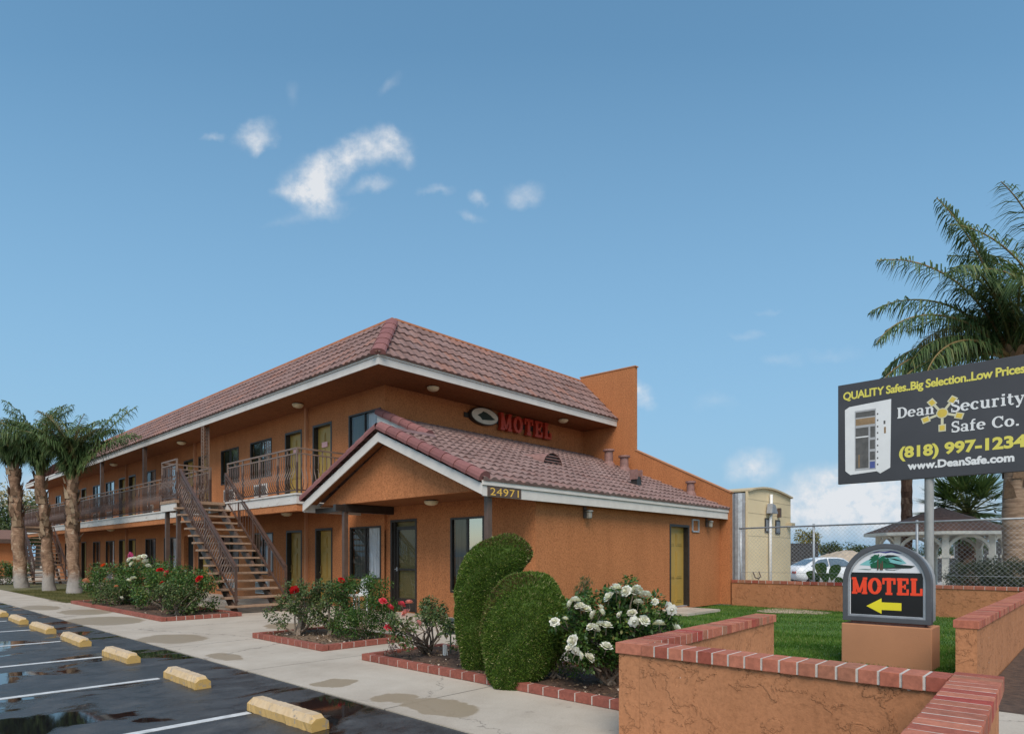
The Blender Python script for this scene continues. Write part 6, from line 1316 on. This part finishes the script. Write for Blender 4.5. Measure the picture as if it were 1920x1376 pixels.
def mound(name, u, D_, w, dpt, h, m, k=26):
    c = Vector(at(u, 1042, D_)); q = MB(); H = RNG.random((k + 1, k + 1)) * .12
    def fn(i, j):
        a, b = i / k * 2 - 1, j / k * 2 - 1; z = max(0, (1 - a * a)) * max(0, 1 - b * b) * (.8 + .2 * math.sin(a * 5 + u) + H[j, i]); return (c.x + a * w * math.sin(YAW) + b * dpt * math.cos(YAW), c.y - a * w * math.cos(YAW) + b * dpt * math.sin(YAW), z * h - .06)
    q.grid(fn, k, k); return struct(q.build(name, m, smooth=True, fix=False))
mound('dirt_mound', 1585, 80, 7, 6, 2.1, 'tan_dirt'); mound('dirt_mound', 1510, 52, 5, 3, 1.0, 'tan_dirt'); mound('dirt_mound', 1790, 85, 14, 6, 2.2, 'tan_dirt'); mound('asphalt_heap', 1500, 50, 5, 2.5, 1.5, 'dark_screen'); mound('asphalt_heap', 1765, 40, 3.6, 2, 1.35, 'dark_screen')
def tree(label, base, h, rc, n, m, group, trunk=.2, lobes=9, ls=(.25, .5), flat=.75):
    t = thing('tree', label, 'tree', base, 0, group); b = Vector(base); cen, rad = [], []; mb = MB(); mb.tube([b, b + Vector((.05, .05, h * .35)), b + Vector((.1, 0, h * .7))], [trunk, trunk * .75, trunk * .3], 8)
    for k in range(lobes):
        d = rdir(1)[0]; p = b + Vector((d[0] * rc * .7, d[1] * rc * .7, h * .62 + d[2] * h * .28 * flat)); cen.append(tuple(p)); rad.append(rc * RNG.uniform(.32, .55)); mb.tube([b + Vector((.05, .05, h * .33)), (b + Vector((0, 0, h * .45))).lerp(p, .5), p], [trunk * .5, trunk * .3, trunk * .1], 5)
    mb.build('trunk', 'bark_tree', t, fix=False)
    P, D, S, L_ = leafcloud(cen, rad, n, ls); V, F = leaves(P, D, S, L_, L_ * .7); link('crown', fastmesh('crown', V, F, np.repeat(RNG.random(n), 2), m), t)
TG = 'trees along the horizon behind the lot'
p = at(1508, 1042, 110); tree('yellowing round tree on the horizon right of the shed', (p[0], p[1], 0), 6.2, 3.0, 2200, 'leaf_yellow', TG)
labs = ['dark green tree on the horizon above the white car', 'green tree with a broad crown on the horizon above the car roof', 'small dark tree on the horizon left of the gazebo', 'low grey-green tree on the horizon behind the gazebo eave', 'hazy low tree on the horizon above the arched sign', 'low dark tree on the horizon seen through the gazebo', 'broad low tree on the horizon right of the billboard pole', 'dark low tree on the horizon at the right of the gazebo', 'dark low tree on the horizon near the right edge']
for (u, D_, h, rc), lab in zip(((1555, 150, 4.8, 3.4), (1588, 160, 4.3, 4.2), (1618, 150, 3.7, 3.0), (1642, 170, 3.9, 3.6), (1668, 170, 3.2, 3.4), (1712, 170, 3.4, 4), (1760, 170, 4.6, 4.2), (1812, 150, 3.8, 5), (1870, 140, 3.6, 5)), labs):
    p = at(u, 1042, D_); tree(lab, (p[0], p[1], 0), h, rc, 1300, 'leaf_far', TG, ls=(.35, .6), flat=.6)
t = thing('utility_pole', 'thin utility pole with crossarms on the horizon above the car', 'utility pole', at(1529, 1050, 120)[:2] + (0,)); b = t.location.copy(); mb = MB(); mb.tube([b, b + Vector((0, 0, 4.4))], .10, 6); mb.build('pole', 'bark_tree', t)
for z in (3.9, 4.3): mb = MB(); mb.bar(b + Vector((-.7 * math.sin(YAW), .7 * math.cos(YAW), z)), b + Vector((.7 * math.sin(YAW), -.7 * math.cos(YAW), z)), .09, .09); mb.build('crossarm', 'bark_tree', t)
# ------------------------------------------------------------ far left: low building and trees
t = thing('low_building', 'single-storey orange building with brown eaves at the far left edge', 'building', (3.0, 62, 0))
mb = MB(); mb.box(-8, 9.3, 60, 70, 0, 2.45); mb.build('wall', 'stucco', t)
mb = MB(); mb.box(-8.5, 9.8, 59.3, 70.5, 2.45, 2.75); rf = mb.build('roof', 'brown_paint', t); mb = MB(); mb.prism([(59.3, 2.752), (70.5, 2.752), (65, 3.6)], lambda a, b, d: (d, a, b), -8.5, 9.8); mb.build('roof_slope', 'shingle', rf, local=True)
LT = 'trees beyond the far end of the motel'
for (u, D_, h, rc, m_, lab, n) in ((30, 66, 8.2, 4.2, 'leaf_far', 'dark green tree behind the low orange building at the left edge', 3000), (-20, 72, 9, 5, 'leaf_far', 'tall dark green tree at the very left edge', 3000), (14, 92, 13, 5, 'leaf_pale', 'pale bare-looking tree rising behind the dark trees at the far left', 1500), (75, 95, 12.5, 4.5, 'leaf_pale', 'pale bare-looking tree between the left palm and the motel end', 1500), (70, 76, 8, 4, 'leaf_far', 'dark green tree between the left palm trunks', 2600)):
    p = at(u, 1042, D_); tree(lab, (p[0], p[1], 0), h, rc, n, m_, LT, trunk=.25, lobes=14, ls=(.25, .45))
